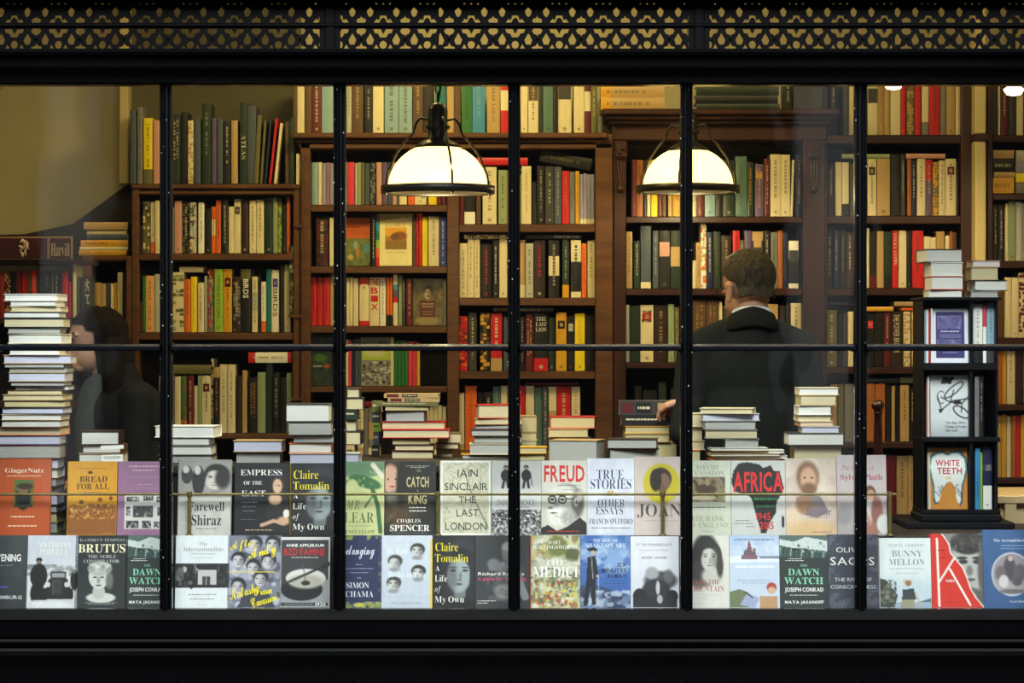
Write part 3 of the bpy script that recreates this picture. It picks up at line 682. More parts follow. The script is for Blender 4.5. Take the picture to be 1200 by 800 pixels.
# narrow rack jammed beside the left bookcase
rk = empty('narrow_rack', (X(346, 1.88), 1.88, 0)); tag(rk, 'narrow dark rack of tiers between the left and the centre bookcase', 'rack')
for a, b, y in ((345.5, 355, 263), (338, 354.4, 368.2), (341.5, 354.4, 465.5)):
    MB().box(X(a, 1.88)-rk.location.x, X(b, 1.88)-rk.location.x, 0, .01+.13, Z(y+3.5, 1.88), Z(y, 1.88)-.001).build('tier', 'wood', rk)
MB().box(X(353.8, 1.88)-rk.location.x, X(355.6, 1.88)-rk.location.x, 0, .016, 0, Z(178, 1.88)).build('upright', 'wood', rk)
# sign and its case at the far left
sc = empty('small_bookcase', (X(40, 1.5), 1.5, 0)); tag(sc, 'small dark bookcase under the maroon sign, partly behind the tall white stack', 'bookcase'); ox = sc.location.x
for a, b, y0, y1 in ((-20, 106, 304.6, 309.5), (-20, 106, 372.4, 379), (-20, 106, 470, 477), (-20, 106, 570, 577)): MB().box(X(a, 1.48)-ox, X(b, 1.48)-ox, -.02, .2, Z(y1, 1.48), Z(y0, 1.48), bev=.002).build('shelf', 'wood_dark', sc)
for a, b in ((-24, -20), (106, 110)): MB().box(X(a, 1.48)-ox, X(b, 1.48)-ox, -.02, .2, 0, Z(304.6 if a < 0 else 372, 1.48)).build('upright', 'wood_dark', sc)
MB().box(X(-20, 1.48)-ox, X(106, 1.48)-ox, .19, .2, 0, Z(372, 1.48)).build('back_panel', 'back', sc)
sg = empty('shop_sign', (X(40, 1.46), 1.46, Z(304.2, 1.46))); tag(sg, 'maroon sign board with a white dragon emblem and lettering, above the small bookcase', 'sign')
W_, H_ = 106/S(1.46), 27/S(1.46); x_ = lambda p: (p-40)/S(1.46); z_ = lambda p: (304.2-p)/S(1.46)
m = MB(); m.box(x_(-22), x_(84.5), 0, .014, 0, H_, rgb((150, 120, 84)), bev=.001)
for a, b in ((-20, 55.5), (58.5, 83)): m.box(x_(a), x_(b), -.002, 0, z_(303), z_(279), rgb((58, 18, 24)))
m.build('sign_board', 'print', sg)
m = MB(); v, f, ww = glyphs('Harvill', 'S'); m.raw([(x_(60)+p[0]/ww*(x_(81.5)-x_(60)), -.0028, z_(300)+p[1]*(z_(285)-z_(300))) for p in v], f, rgb((196, 176, 150))); m.build('lettering', 'print', sg)
m = MB(); dr = [(24, 284), (27, 281), (29, 283), (28, 287), (33, 285), (31, 289), (35, 291), (30, 292), (29, 296), (30, 299), (27, 301), (26, 297), (24, 294), (27, 291), (25, 289), (22, 288)]
m.tube([(x_(a), -.003, z_(b)) for a, b in dr], [.003+.002*(i % 3) for i in range(len(dr))], 5, rgb((190, 170, 150)))
for a, b in ((32, 282), (34, 287), (22, 293)): m.tube([(x_(28), -.003, z_(290)), (x_(a), -.003, z_(b))], [.004, .0015], 5, rgb((190, 170, 150)))
m.build('dragon_emblem', 'print', sg)

# ------------------------------------------------------------------ window display: stepped ledges, counter, rail
Z1, Z2, Z3 = Z(712, .12), Z(627, .24), Z(543, .42)
def thing(name, label, cat, loc=(0, 0, 0)): r_ = empty(name, loc); tag(r_, label, cat); return r_
dp = thing('display_ledge', 'low dark window ledge carrying the lower row of upright books', 'display ledge')
MB().box(X(-214, 0)+.03, X(1418, 0)-.03, .045, .2095, 0, Z1-.001, bev=.002).build('lower_step', 'ledge', dp)
MB().box(X(-214, 0)+.03, X(1418, 0)-.03, .210, .217, 0, Z1-.002).build('riser', 'tabletop', dp)
dp = thing('display_step', 'dark raised step carrying the upper row of upright books', 'display ledge')
MB().box(X(-214, 0)+.03, X(1418, 0)-.03, .218, .335, 0, Z2-.001, bev=.002).build('upper_step', 'tabletop', dp)
MB().box(X(-214, 0)+.03, X(91, .4), .336, .62, 0, Z2-.001).build('side_step', 'tabletop', dp)
MB().box(X(1012, .4), X(1418, 0)-.03, .336, .86, 0, Z2-.001).build('side_step', 'tabletop', dp)
ct = thing('display_counter', 'long dark counter behind the upright books, carrying the piles of books', 'counter')
MB().box(X(92, .36), X(1010, .36), .345, .63, Z3-.03, Z3-.001, bev=.003).build('counter_top', 'tabletop', ct)
MB().box(X(404, .6), X(789, .6), .632, 1.2, Z3-.03, Z3-.001, bev=.003).build('counter_top', 'tabletop', ct)
MB().box(X(96, .36), X(1006, .36), .36, .62, 0, Z3-.031).build('carcass', 'tabletop', ct)
MB().box(X(410, .6), X(782, .6), .63, 1.16, 0, Z3-.031).build('carcass', 'tabletop', ct)
br = thing('brass_rail', 'thin brass rail on short posts in front of the upper row of books', 'rail')
yr = .222; zr = Z(579, yr)
MB().tube([(X(-214, yr), yr, zr), (X(1051, yr), yr, zr)], .0042, 10).build('rail', 'brass', br)
for p in (-80, 222, 513, 776.5, 1043):
    m = MB(); x = X(p, yr); m.tube([(x, yr, Z2), (x, yr, zr+.004)], .0062, 10); m.lathe([(.013, 0), (.013, .003), (.008, .006)], 12, (x, yr, Z2)); m.lathe([(.008, -.009), (.0095, 0), (.008, .009)], 10, (x, yr, zr)); m.build('post', 'brass', br)

# ------------------------------------------------------------------ pendant lamps
def lamp(px, py_rim, Y, rr, label, wire_rot, power, top_px=None):
    zr = Z(py_rim, Y); root = empty('pendant_lamp', (X(px, Y), Y, zr)); tag(root, label, 'lamp', 'pendant lamps')
    k = rr/.19
    prof = [(.166*math.cos(a)*k, .148*math.sin(a)*k+.010) for a in np.linspace(0, 1.36, 16)]
    m = MB(); m.lathe(prof, 40, caps=False); m.build('lamp_shade', 'opal', root)
    m = MB(); m.lathe([(rr-.022, -.010), (rr, -.012), (rr+.001, .014), (rr-.006, .016), (rr-.022, .012), (rr-.022, -.010)], 48, caps=False)
    m.build('rim_ring', 'lampmetal', root)
    m = MB(); m.lathe([(.072*k, .138*k), (.078*k, .146*k), (.064*k, .158*k), (.038*k, .172*k), (.033*k, .18*k), (.033*k, .268*k), (.028*k, .284*k), (.012*k, .292*k)], 24); m.lathe([(.040*k, .205*k), (.042*k, .210*k), (.040*k, .216*k)], 24)
    m.build('lamp_holder', 'lampmetal', root)
    for q in range(4):
        a = wire_rot+q*math.pi/2; P = []
        for r_, z in ((.034, .235), (.060, .240), (.074, .225), (.084, .19), (.112, .162), (.148, .112), (.172, .055), (.180, .0)): P.append((r_*k*math.cos(a), r_*k*math.sin(a), z*k))
        P.append((.180*k*math.cos(a), .180*k*math.sin(a), -.018)); Q = []
        for i in range(len(P)-1):
            for t_ in (0, .5): Q.append(tuple(P[i][j]*(1-t_)+P[i+1][j]*t_ for j in range(3)))
        Q.append(P[-1]); m = MB(); m.tube(Q, .0042*k, 8); m.build('cage_wire', 'lampmetal', root)
    m = MB(); H = CEIL-zr
    z = .298*k; i = 0
    while z < .46:       # chain links
        pts = [(.008*math.cos(t_)*(i % 2), .008*math.cos(t_)*(1-i % 2), z+.016+.016*math.sin(t_)) for t_ in np.linspace(0, 2*math.pi, 11)]; m.tube(pts, .0028, 6); z += .026; i += 1
    m.build('chain', 'lampmetal', root)
    m = MB(); m.tube([(0, 0, .29*k), (.010, 0, .35), (-.006, 0, .42), (0, 0, .5), (0, 0, H-.02)], .004, 8); m.build('cord', 'cord', root)
    m = MB(); m.lathe([(.05, H-.002), (.048, H-.02), (.01, H-.03)], 20); m.build('ceiling_rose', 'lampmetal', root)
    m = MB(); m.lathe([(0, .02), (.018, .026), (.030, .05), (.030, .065), (.018, .095), (.014, .13), (.014, .15)], 16); m.build('bulb', 'glow', root)
    l = bpy.data.lights.new('bulb_light', 'POINT'); l.energy = power; l.color = (1, .80, .42); l.shadow_soft_size = .045; lo_ = bpy.data.objects.new('bulb_light', l); COL.objects.link(lo_); lo_.parent = root; lo_.location = (0, 0, .0)
    return root
lamp(513, 223, .5, .190, 'black caged pendant lamp with glowing opal dome, hanging clear between the second and third bars', .30, 11)
lamp(806.5, 222, 1.5, .190, 'black caged pendant lamp with glowing opal dome, partly behind a window bar above the man', 1.32, 10)
# small ceiling spotlights at the right and a metal shade at the upper left corner
def spot(px, py, Y, label, e=60):
    root = empty('spotlight', (X(px, Y), Y, Z(py, Y))); tag(root, label, 'lamp')
    m = MB(); m.lathe([(0, -.016), (.024, -.012), (.036, .006), (.018, .02)], 16); m.build('bulb', 'glow', root)
    m = MB(); m.lathe([(.030, .018), (.046, .012), (.046, .05), (.025, .075), (.01, .08)], 16); m.tube([(0, 0, .075), (0, 0, CEIL-Z(py, Y))], .006, 8); m.build('housing', 'lampmetal', root)
    l = bpy.data.lights.new('spot_light', 'SPOT'); l.energy = e; l.color = (1, .76, .38); l.spot_size = 2.0; l.spot_blend = .8; l.shadow_soft_size = .03
    o = bpy.data.objects.new('spot_light', l); COL.objects.link(o); o.parent = root; o.location = (0, 0, -.02); o.rotation_euler = (math.radians(25), 0, 0)
spot(1188, 107, 1.0, 'small ceiling spotlight shining at the top right corner', 32)
spot(1047, 100, 1.1, 'small ceiling spotlight at the head of the pane above the display stand', 24)
spot(-8, 82, .9, 'small ceiling spotlight above the left wall, mostly hidden', 8)
sh = thing('metal_shade', 'dark metal lamp shade with bright rim in the upper left corner', 'lamp', (X(2, .8), .8, Z(98, .8)))
m = MB(); m.lathe([(.012, .10), (.03, .09), (.065, .0)], 24); m.build('lamp_shade', 'lampmetal', sh); m = MB(); m.lathe([(.060, -.004), (.068, -.003), (.068, .003), (.060, .003)], 24); m.build('shade_rim', 'creampaint', sh)
m = MB(); m.tube([(0, 0, .095), (0, 0, .3), (0, 0, CEIL-Z(98, .8)+.1)], .006); m.build('stem', 'lampmetal', sh); sh.rotation_euler = (0, math.radians(-40), 0)

# ------------------------------------------------------------------ black display stand, post, desk
tw = thing('display_stand', 'black wooden display stand with face-out covers, piles of white books on its top', 'display stand', (X(1125, .6), .6, Z2)); ox = tw.location.x
def tb(nm, a, b, y0, y1, p0, p1, Yp=.6, bev=.002): MB().box(X(a, Yp)-ox, X(b, Yp)-ox, y0-.6, y1-.6, Z(p1, Yp)-Z2, Z(p0, Yp)-Z2, bev=bev).build(nm, 'tower', tw)
tb('top_board', 1078, 1173, .585, .83, 348.2, 351.6)
for a, b, w0 in ((425.6, 433.5, 0), (512.4, 517.5, 3), (597.2, 602, 3)): tb('shelf', 1080, 1169+w0, .59, .82, a, b)
tb('upright', 1080.5, 1083, .60, .82, 351.8, 597); tb('upright', 1136.5, 1140.2, .60, .82, 351.8, 597); tb('upright', 1167, 1169.5, .60, .82, 351.8, 597)
tb('back_panel', 1083, 1167, .80, .815, 351.8, 597)
tb('base_block', 1078, 1173, .575, .84, 602.2, 611, bev=.006); z_lo = MB(); z_lo.box(X(1062, .55)-ox, X(1190, .55)-ox, -.045, .25, .0, Z(611.2, .6)-Z2, bev=.004); z_lo.build('plinth', 'tower', tw)
tp = thing('turned_post', 'dark red turned wooden post with a round knob, right of the fifth window bar', 'post', (X(1029, 1.35), 1.35, 0))
k = 1/S(1.35); zc = Z(475, 1.35)
MB().lathe([(0, zc+7*k), (4*k, zc+6*k), (7.4*k, zc+2.5*k), (8.2*k, zc), (6.6*k, zc-4*k), (4.6*k, zc-7*k), (5.4*k, zc-8.5*k), (5.4*k, zc-9.6*k), (4.4*k, zc-10.5*k), (4.8*k, zc-25*k), (5.6*k, zc-60*k), (5.6*k, zc-110*k)], 20).build('turned_shaft', 'postwood', tp)
MB().box(-.03, .03, -.03, .03, 0, zc-110*k, bev=.004).build('foot_block', 'postwood', tp)
dk = thing('desk', 'pale wooden desk behind the display stand at the right edge', 'desk', (X(1230, 1.3), 1.3, 0))
zd = Z(578, 1.15); MB().box(-.24, .35, -.28, .3, zd-.03, zd, bev=.004).build('desk_top', 'pale_wood', dk)
MB().box(-.22, .33, -.25, -.23, zd-.16, zd-.031).build('apron', 'pale_wood', dk)
for a in (-.21, .3):
    for b in (-.26, .26): MB().box(a, a+.04, b-.02, b+.02, 0, zd-.031).build('leg', 'pale_wood', dk)
# ------------------------------------------------------------------ the books on the shelves (x0 x1 top colour marks; L = lying flat)
BY = 1.92
row('the top of the left bookcase', BY, 215, """152 159.5 129 slate; 160.6 167 125 grey t; 168 178.6 138 yellow t+b:olive; 179.5 187 141 pink; 187.5 193 135 dkgrey; 194 200 138 olive; 200.5 211 133 dkgreen tt;
211.5 219.5 131 black; 220 226.5 141 cream p:tan; 227 235 139 slate; 236.5 247 121 dkgreen t:sage; 248 253.5 138 purple; 254 261 139 slate; 261.5 270 142 black t; 271 278.5 141 tan e;
281 289.5 120 dkgreen T:ATLAS/S/cream/.4/.7/.6; 289.7 300 124 slate; 297.5 306.5 135 olive <3; 304.5 312 141 olive <4; 310 317.5 139 navy <5; 315 325 138 red <6; 321 331 144 cream <6; 334 338.5 142 brown; 338.7 345 138 dkgreen t:olive""")
row('the second shelf of the left bookcase', BY, 296.5, """163.6 167 265 dkbrown; 167.4 175.5 236 olive p:cream/dkgrey; 176 181.4 236 cream b:orange+t; 181.8 187 235 cream e; 188 194 238 tan; 194.5 200 240 maroon; 201 204 243 grey; 204.3 213 235 pink e; 213.3 222 236 black p:olive+t;
222.3 230 237 ltgrey p:slate/cream/tan; 232 239 237 white t; 240 247 244 black e; 247.5 252.2 242 orange m:cream+t; 252.7 259 234 orange t; 259.6 267 234 black t; 267.7 273.8 242 cream e; 274 282 233 cream i;
282.3 291 234 dkbrown e; 292 300 235 cream e+t; 300.3 309.2 234 cream t; 310 319.6 232 dkgreen e; 320 325.3 231 sage; 325.6 330 232 olive p:lime; 330.5 335 240 black e; 335.7 340 230 orange""")
row('the third shelf of the left bookcase', BY, 389, """162.5 166.3 353 maroon; 166.6 170 323 green; 170.3 180.4 323 peach e+t; 180.6 187 321 ltgrey; 188 194 326 olive; 194.4 200.5 330 cream; 201 215.5 319 cream p:olive/sage; 216 223 327 orange t:maroon; 223.3 230.6 324 yellow t:gold; 231.5 239 331 cream t; 239.4 243 323 ltgrey;
243.2 250 315 grey h:maroon+p:red/tan/slate; 251 261.3 315 lime e:maroon+t; 261.6 271.6 315 gold i:maroon+t; 272.7 281.6 324 dkbrown p:grey+t; 281.8 293.6 315 black h:olive+T:BIRDS/B/white/.16/.46/.55; 295 302 324 cream m:ltgrey+t; 302.3 305.3 322 black; 306 311.4 330 white b:orange+t;
311.6 317.8 315 teal; 318 326.7 316 white i:blue+T:BIRDS/G/dkbrown/.3/.75/.6; 327 332.8 311 black; 333 340.4 310 cream e; L 210 238 312.5 318.6 cream""")
row('the fourth shelf of the left bookcase', BY, 507, """186 193 440 tan; 193.3 200 442 maroon; 200.6 204.3 437 grey; 204.5 212 441 cream; 212.2 218.6 440 olive b:orange+p:green; 219 227 440 maroon t; 227.2 231.3 452 cream; 231.5 235.6 440 sage; 236 246.8 440 cream i:maroon+t; 247 249.8 420 cream p:black;
250 257 430 black h:tan+t:red+t; 257.2 266.3 427 cream t:olive; 266.5 275.7 427 cream t:olive; 276.2 283 440 dkbrown; 283.5 289.3 434 tan; 291 301.4 442 black tt:gold; 301.6 311 436 sage; 311.4 319 424 dkgreen; 319.3 327.5 436 black t:ltgrey; 328 335.4 442 black;
335.6 341.4 437 sage t; L 196 247 427.5 438 olive; L 291 342 412.6 425 white h:red+B:red+t:maroon""")
row('the top tier of the narrow rack', BY-.02, 262.5, "347 350.6 180 cream; 350.8 354.6 182 white t", d=.12)
row('the second tier of the narrow rack', BY-.02, 367.5, "338.8 347.6 287 dkgreen p:olive/sage; 348 351.4 277 orange t; 351.6 354 274 white", d=.12)
row('the bottom tier of the narrow rack', BY-.02, 465, "342.5 350 400 olive; 350.3 353.6 404 tan", d=.12)
# pile and books in the recess at the far left
row('the low case behind the woman', BY, 299, "L 92 148 293 299 gold t; L 93 149.5 289 292.8 cream; L 94 149.5 281 288.6 gold t; L 101 150 274.2 280.7 slate; L 101 148 269.3 274 cream; L 98 149.5 260.2 269 tan")
row('the low case\'s inner shelf behind the woman', BY, 375, "108.6 112.3 331 gold; 112.5 117.4 331 tan; 117.6 123.8 332 tan; 124 129.3 331 slate; 129.5 133 332 cream; 133.2 137 331 gold; 137.6 143.4 319 cream t; 144 149 335 dkbrown")
row('the shelf under the maroon sign', 1.5, 372, """0 5 318 red; 5.3 12.5 318 dkbrown p:tan; 12.8 18.5 319 black; 18.8 24.6 317 maroon; 25 31.3 318 red; 31.6 36 318 brown; 36.4 43 317 red t:cream; 43.3 49 319 dkgreen; 49.3 59.5 317.5 black t:grey; 60 61.8 318 grey;
62 69.6 318 navy t; 70 72.4 319 dkbrown; 72.8 79.8 317.5 red; 80.2 83 330 rose; 85.2 89.4 307.5 cream; 89.8 93.4 324 slate; 94 99 328 dkgrey; 99.4 104.8 325 dkgreen p:ltgrey""")
# centre bookcase, standing on top
row('the top of the centre bookcase', BY, 155.6, """343 348 92 brown; 348.2 356.5 90 cream; 356.7 365 94 brown; 365.3 376.6 90 maroon e:cream+t; 377 390.5 88 ltblue; 391 398 92 tan; 398.3 405.5 90 brown; 406 411.8 91 ltgrey t; 412 425.6 92 brown t:tan; 427 436.6 88 black t:ltgrey; 437 449.6 87 cream e; 450.6 466.8 88 ltblue e:slate+t; 467.2 483 88 ltblue e:slate+t;
484 495.6 90 brown t:tan; 496 507.6 86 black b:dkbrown; 510 522.8 90 teal; 524 531.8 92 tan; 532 540 92 brown; 541 553.2 88 green t:dkgreen; 553.5 568.4 87 sky t:ltblue; 570.6 585.8 88 tan t:brown; 586.6 596 86 red m:cream; 596.6 603 92 cream; 603.4 609.6 90 tan;
610 618.4 86 cream e; 619 630.8 87 cream l:brown+t; 631.2 636.2 90 dkgreen; 636.4 648 86 greyteal e:navy; 648.4 653.4 90 black; 653.8 669.8 84 cream l:dkgrey+e:black; 672.4 684.8 88 cream e; 685 692.4 88 maroon m:cream; 692.8 699.6 90 olive t; 700 706 136 grey""")
row('the top left shelf of the centre bookcase', BY, 239.5, """365 372.6 190 ltblue; 373 376.8 190 cream; 377 381.8 191 lilac; 382 386.6 190 mauve; 386.8 391.6 191 lilac; 392 397.8 190 slate; 398 403 191 tan; 403.2 406.6 190 sage; 407 415.4 190 rose; 416 418.8 191 ltgrey; 419 423 190 sage; 423.2 427 190 olive; 427.4 433.4 191 slate; 434 440 190 dkgreen p:grey; 441 447.4 190 pink; 448 454 190 purple;
454.2 459.4 190 slate; 460 464.8 190 pink; 465 468 191 slate; 468.2 476.8 190 cream; 478 485.8 178 orange m:red+e; 486 499.6 188 cream e:tan; 500 501.8 190 brown; 502 511.8 190 yellow; 512.2 517.2 190 maroon e:pink; 517.4 523 190 maroon e:pink""")
row('the second left shelf of the centre bookcase', BY, 311.5, """370 384.5 254 dkbrown p:maroon+t:cream; 386 391 255 cream; 392 397 256 tan; 397.4 403 255 grey; 435 440 253 black t:white; 440.2 444.8 250 purple rb; 483.4 487.4 254 brown; 487.6 490.8 250 red t:orange; 491 494.1 250 red t:orange; 494.6 501 254 yellow t:gold; 502 514.4 253.5 cream h:cream+t; 515 523 254 blue e:white+t:white""")
row('the third left shelf of the centre bookcase', BY, 381.5, """363.8 370.8 325 red e:pink+t:maroon; 371.2 378.3 325 red e:pink+t:maroon; 378.8 386.6 325 red e:pink+t:maroon; 387 391.5 321 tan; 392 398 324 cream; 398.4 405 325 white; 406 409.6 325 cream e; 409.8 413.4 325 cream e; 413.8 419.8 326 cream e; 421 432.4 325 cream h:red+B:red+i:cream; 433 444.4 325 cream W:THE|B|I|X/B/red/.03/.72; 445 452 325 white e+t;
453 456.4 325 orange b:black; 456.6 460 325 orange b:black; 460.6 466 321 cream bl; 467 471 323 sage; 471.2 474.8 326 dkgrey t; 476 483 326 maroon t; 519.3 522.8 327 grey""")
row('the fourth left shelf of the centre bookcase', BY, 452, """391 397 396 dkbrown; 397.3 403.6 398 grey; 404 408 398 cream; 408.2 411.8 399 rose; 412 415.8 398 navy; 416 419.6 397 slate; 419.8 423.4 397 slate; 461.8 465.8 399 green; 466 470 399 green; 470.2 474 399 green; 474.2 478 399 green; 478.4 483 400 rose; 483.2 488 400 rose; 488.4 492 402 gold""")
row('the bottom left shelf of the centre bookcase', BY, 538, """364 372 478 dkbrown; 372.3 380 480 maroon; 380.4 388 478 tan; 388.4 396 480 grey; 404 411 478 ltgrey; 411.3 417.8 477 grey; 418 426 477 cream b:tan+t; 426.3 431 478 grey; 431.4 437.6 477 grey m:tan+b:cream; 498 503 474 cream; 503.3 508 475 cream; 508.3 513 474 cream; 513.3 518 475 cream; 518.3 522.6 476 cream; L 404 441 470.4 476.4 red""")
row('the top right shelf of the centre bookcase', BY, 262.2, """538.6 543.6 200 maroon; 544 556.8 198 black b:white+i:tan; 558 563.4 200 brown; 565.6 582 195.5 cream e:brown+t:brown; 584 594.4 199 sage e:green+t; 595 601 200 tan; 601.4 608 202 olive; 608.4 611 204 sage; 611.2 622.6 194.5 cream t:tan; 623.4 628.6 213 black; 629.5 638.6 194 black t:ltgrey+e; 639 649 195 dkgrey t:cream+e;
649.6 658 195 slate t:ltgrey; 658.6 667 200 red t:pink; 667.5 673.6 201 grey t; 674.4 679 200 gold t; 679.5 683.6 204 lilac B:cream; 683.8 687.9 203 lilac B:cream; 688.1 692.2 204 lilac B:cream; 692.4 696.6 204 lilac B:cream; L 557 618.6 184.5 193 red; L 632 693 186 200 black <11+t:olive""")
row('the second right shelf of the centre bookcase', BY, 348.5, """538.4 547.8 285 cream e:brown+t; 548 555.2 280 cream e+t; 555.4 562.4 280 cream e+t; 563.5 576 286 black e:red+t:red; 577.2 584.4 281 black t:white+e; 585 594.6 280 cream e:olive; 595 601.6 282 dkgreen; 602 609 280 cream; 609.4 615.6 281 tan b:cream; 616 625 285 ltgrey e+t; 625.8 639 281 dkbrown t:red+e;
643 655.4 281 black m:cream+t:cream+t:mauve; 659 666.8 281 dkgreen b:gold+t:ltgrey; 669 681 281 black H:cream+B:cream+t:slate; 681.4 687.6 285 orange t:maroon; 688.6 697 281 cream t; L 544 596 274.6 279.4 cream p:tan/brown; L 616 682 274.4 279.8 black T:SPEEDY_MOTOR/B/ltgrey/.5/.95/.6""")
row('the third right shelf of the centre bookcase', BY, 434.5, """537.8 548 370 red p:maroon/orange; 549 558.6 366 dkgrey t; 562.6 574 366 black p:gold/brown; 575 588.4 367 red t:white+b:tan; 590 596 371 slate; 596.4 602 369 dkgrey; 602.4 608.6 369 maroon; 609 615 371 black t:ltgrey; 615.8 625 368 maroon tt:cream; 625.8 642.4 367 black b:red+W:THE|LAST|LION/S/white/.06/.34+e;
643 650.4 372 dkgreen e:ltgrey; 651.6 664 366 gold i:black+e:black; 665 673 370 black i:ltgrey+e:rose; 673.7 685.4 367 yellow t:gold+e:black; 686 696.2 369 black t:dkgrey; L 578 595 360.4 364.6 brown; L 602 648 360.2 365.6 dkgrey t""")
row('the bottom right shelf of the centre bookcase', BY, 527, """537.4 544.2 460 cream B:tan; 545 558.6 452 orange t:red; 560 567 460 black; 567.3 577.3 459 black t; 577.6 586.6 453 greyteal t:ltblue; 587 594.4 452 cream; 595 601 453 tan; 601.4 607.6 452 cream; 608 615.2 452 red; 616 626 452 cream e; 626.4 635.6 454 greyteal; 636 642 453 slate t; 643 652.2 453 tan H:cream;
653 668.6 453 red t:cream; 669.6 680 453 cream H:cream+t:red; L 616 678 447.6 451.6 maroon""")
# dark bookcase with cornice
row('the top of the dark bookcase', BY-.03, 128.6, "L 704 779 114.2 128.6 tan h:gold+t:brown; L 704 779 100.4 113.8 tan h:gold+t:brown; L 816 914 121.4 128.6 dkgreen t:dkgrey; L 815 912 111.5 121 black t:dkgrey; L 816 913 100.5 111 dkgreen t:dkgrey; 919.5 928 98 black t:cream; 930 962 93 dkgrey; 974 980 100 black t")
row('the first shelf of the dark bookcase', BY, 253.4, """740 745.4 187 maroon; 745.8 754 187 rust t; 754.3 758 188 black; 758.4 762.4 187 cream; 763 770.8 187 yellow t:gold; 771 776 188 maroon; 776.2 781 188 brown; 783 788 188 tan; 788.4 798 187 gold t:brown; 798.4 804 190 rust; 804.3 810 188 teal; 810.4 816.4 188 cream; 816.6 825.5 187 maroon e:pink; 826 838 186 ltblue e:slate; 838.5 846.8 188 black;
847.2 861 188 dkgreen e:tan; 862 875.6 183 greyteal t:slate; 876 883.4 190 dkgreen t:gold; 885 895 192 purple t:gold+i:gold; 896 902.6 186 maroon t; 903 915.2 180.6 cream t+e:black; 915.5 926 181 cream t+e; 926.6 931 187 cream <2; 932.6 941 181 navy t:ltgrey""")
row('the second shelf of the dark bookcase', BY, 337.6, """734 741.2 271 tan t; 743 750 282 dkgreen t; 751 763 265 slate B:cream; 765 771.8 270 slate t:ltgrey; 772.4 785.4 270 black l:pink+e:grey; 786 797 270 dkgreen m:tan; 798 804 272 dkgrey; 804.5 811 280 tan; 811.6 815.8 305 cream; 816 821.4 284 tan t; 821.7 828 261 white p:orange/tan; 828.4 835.6 272 navy t:cream;
836.4 844.8 271 dkgreen t:olive; 845.6 857 276 dkbrown t:tan; 859 867.4 270 red t:black; 867.6 872.2 281 olive t; 872.6 881 270 purple; 881.6 894.8 271 dkgrey h:tan+i:tan; 896 902.4 270 black b:red+t; 903.2 911.6 272 grey t; 912 917.5 270 rust; 918 924 272 navy; 924.6 936.2 282 black H:white+B:white+l:dkgrey""")
row('the third shelf of the dark bookcase', BY, 424, """733.6 737.6 357 ltgrey; 738 750 358 dkgreen; 750.6 766 357 cream W:THE|WAY|IS/B/black/.1/.32+e:maroon+i:red; 767 782.4 358 dkbrown t:tan; 783.2 790.4 356 sage e; 791 796 360 olive t; 797 803 358 dkgrey; 804 811 357 tan; 812 827.4 351 brown tt:tan; 828 842.2 351 brown tt:tan; 842.8 846.6 353 cream; 848 858 358 dkgrey; 859 870 357 brown; 871 883 358 dkgreen; 884 896 357 maroon; 897 912 356 tan; 914 920 358 dkbrown; 921 926.2 357 black; 926.8 939.4 355 cream t""")
row('the bottom shelf of the dark bookcase', BY, 512, "744 752 452 black; 753.8 770 457 black l:dkgrey; 772 781 448 dkgreen; 786 792 455 black; 793 801 450 dkgrey; 930 938 452 black")
# right bookcase
row('the top of the right bookcase', BY, 157.8, """988 994.6 98 dkgrey; 995 1002.4 92 cream; 1003 1010 94 tan; 1010.4 1016.6 92 grey; 1017 1029 90 cream l:dkgrey; 1029.4 1036 95 tan t; 1036.3 1043 96 tan; 1043.5 1055.6 90 cream; 1056 1062.4 94 red e:cream; 1063 1071.4 97 olive p:tan; 1072 1079.4 92 red e:cream; 1080.5 1088.6 90 cream b:grey; 1089 1102 88 red t:maroon; 1102.5 1109 97 grey; 1109.3 1119.4 96 tan e:black; 1120 1126 92 cream e:green;
1127 1133 96 tan; 1133.4 1140 100 dkbrown""")
row('the first shelf of the right bookcase', BY, 252.4, """970.6 978 192 dkbrown t:ltgrey; 979 986.4 190 cream; 986.7 995 190 cream b:black; 996 1004 192 dkgrey; 1005 1016.6 190 dkbrown; 1017 1027.4 186 cream i:black+t; 1028 1043 186 tan e:black; 1044 1055.6 180.6 black; 1056 1061 181 dkgrey t; 1063.5 1068 186 rust; 1068.3 1074.4 187 navy t; 1075 1085 185 cream t:black; 1085.4 1093 187 purple H:red+t;
1093.4 1100 190 gold p:olive; 1100.3 1108 188 cream t; 1108.3 1120.5 186 cream i:maroon+t; 1121 1123.6 190 brown; L 986.6 1043 180.4 185.4 sage; L 1062 1108 180 185.4 pink""")
row('the second shelf of the right bookcase', BY, 337, """969 976.4 270 black t:ltgrey; 976.8 983.6 270 navy t:ltgrey; 984 992 270 black t:grey; 992.4 1000.4 272 dkbrown t; 1001 1008 272 slate; 1008.4 1014.6 270 tan; 1015 1019 267 cream; 1019.4 1027.6 271 black b:maroon; 1028 1036 270.6 tan; 1036.4 1045.6 271 dkgreen b:black; 1046 1053 270 red T:LUCKY_LUPIN/S/cream/.05/.6/.6; 1053.4 1062.8 270 cream e:red;
1063.2 1068.4 271 black e:cream; 1069 1082.6 270 red t:maroon; 1083 1090.4 277 cream; 1090.6 1097.2 278 cream; 1097.6 1107 271 tan; 1108 1113 276 cream; 1113.4 1117 271 rust; 1117.3 1121.5 272 brown""")
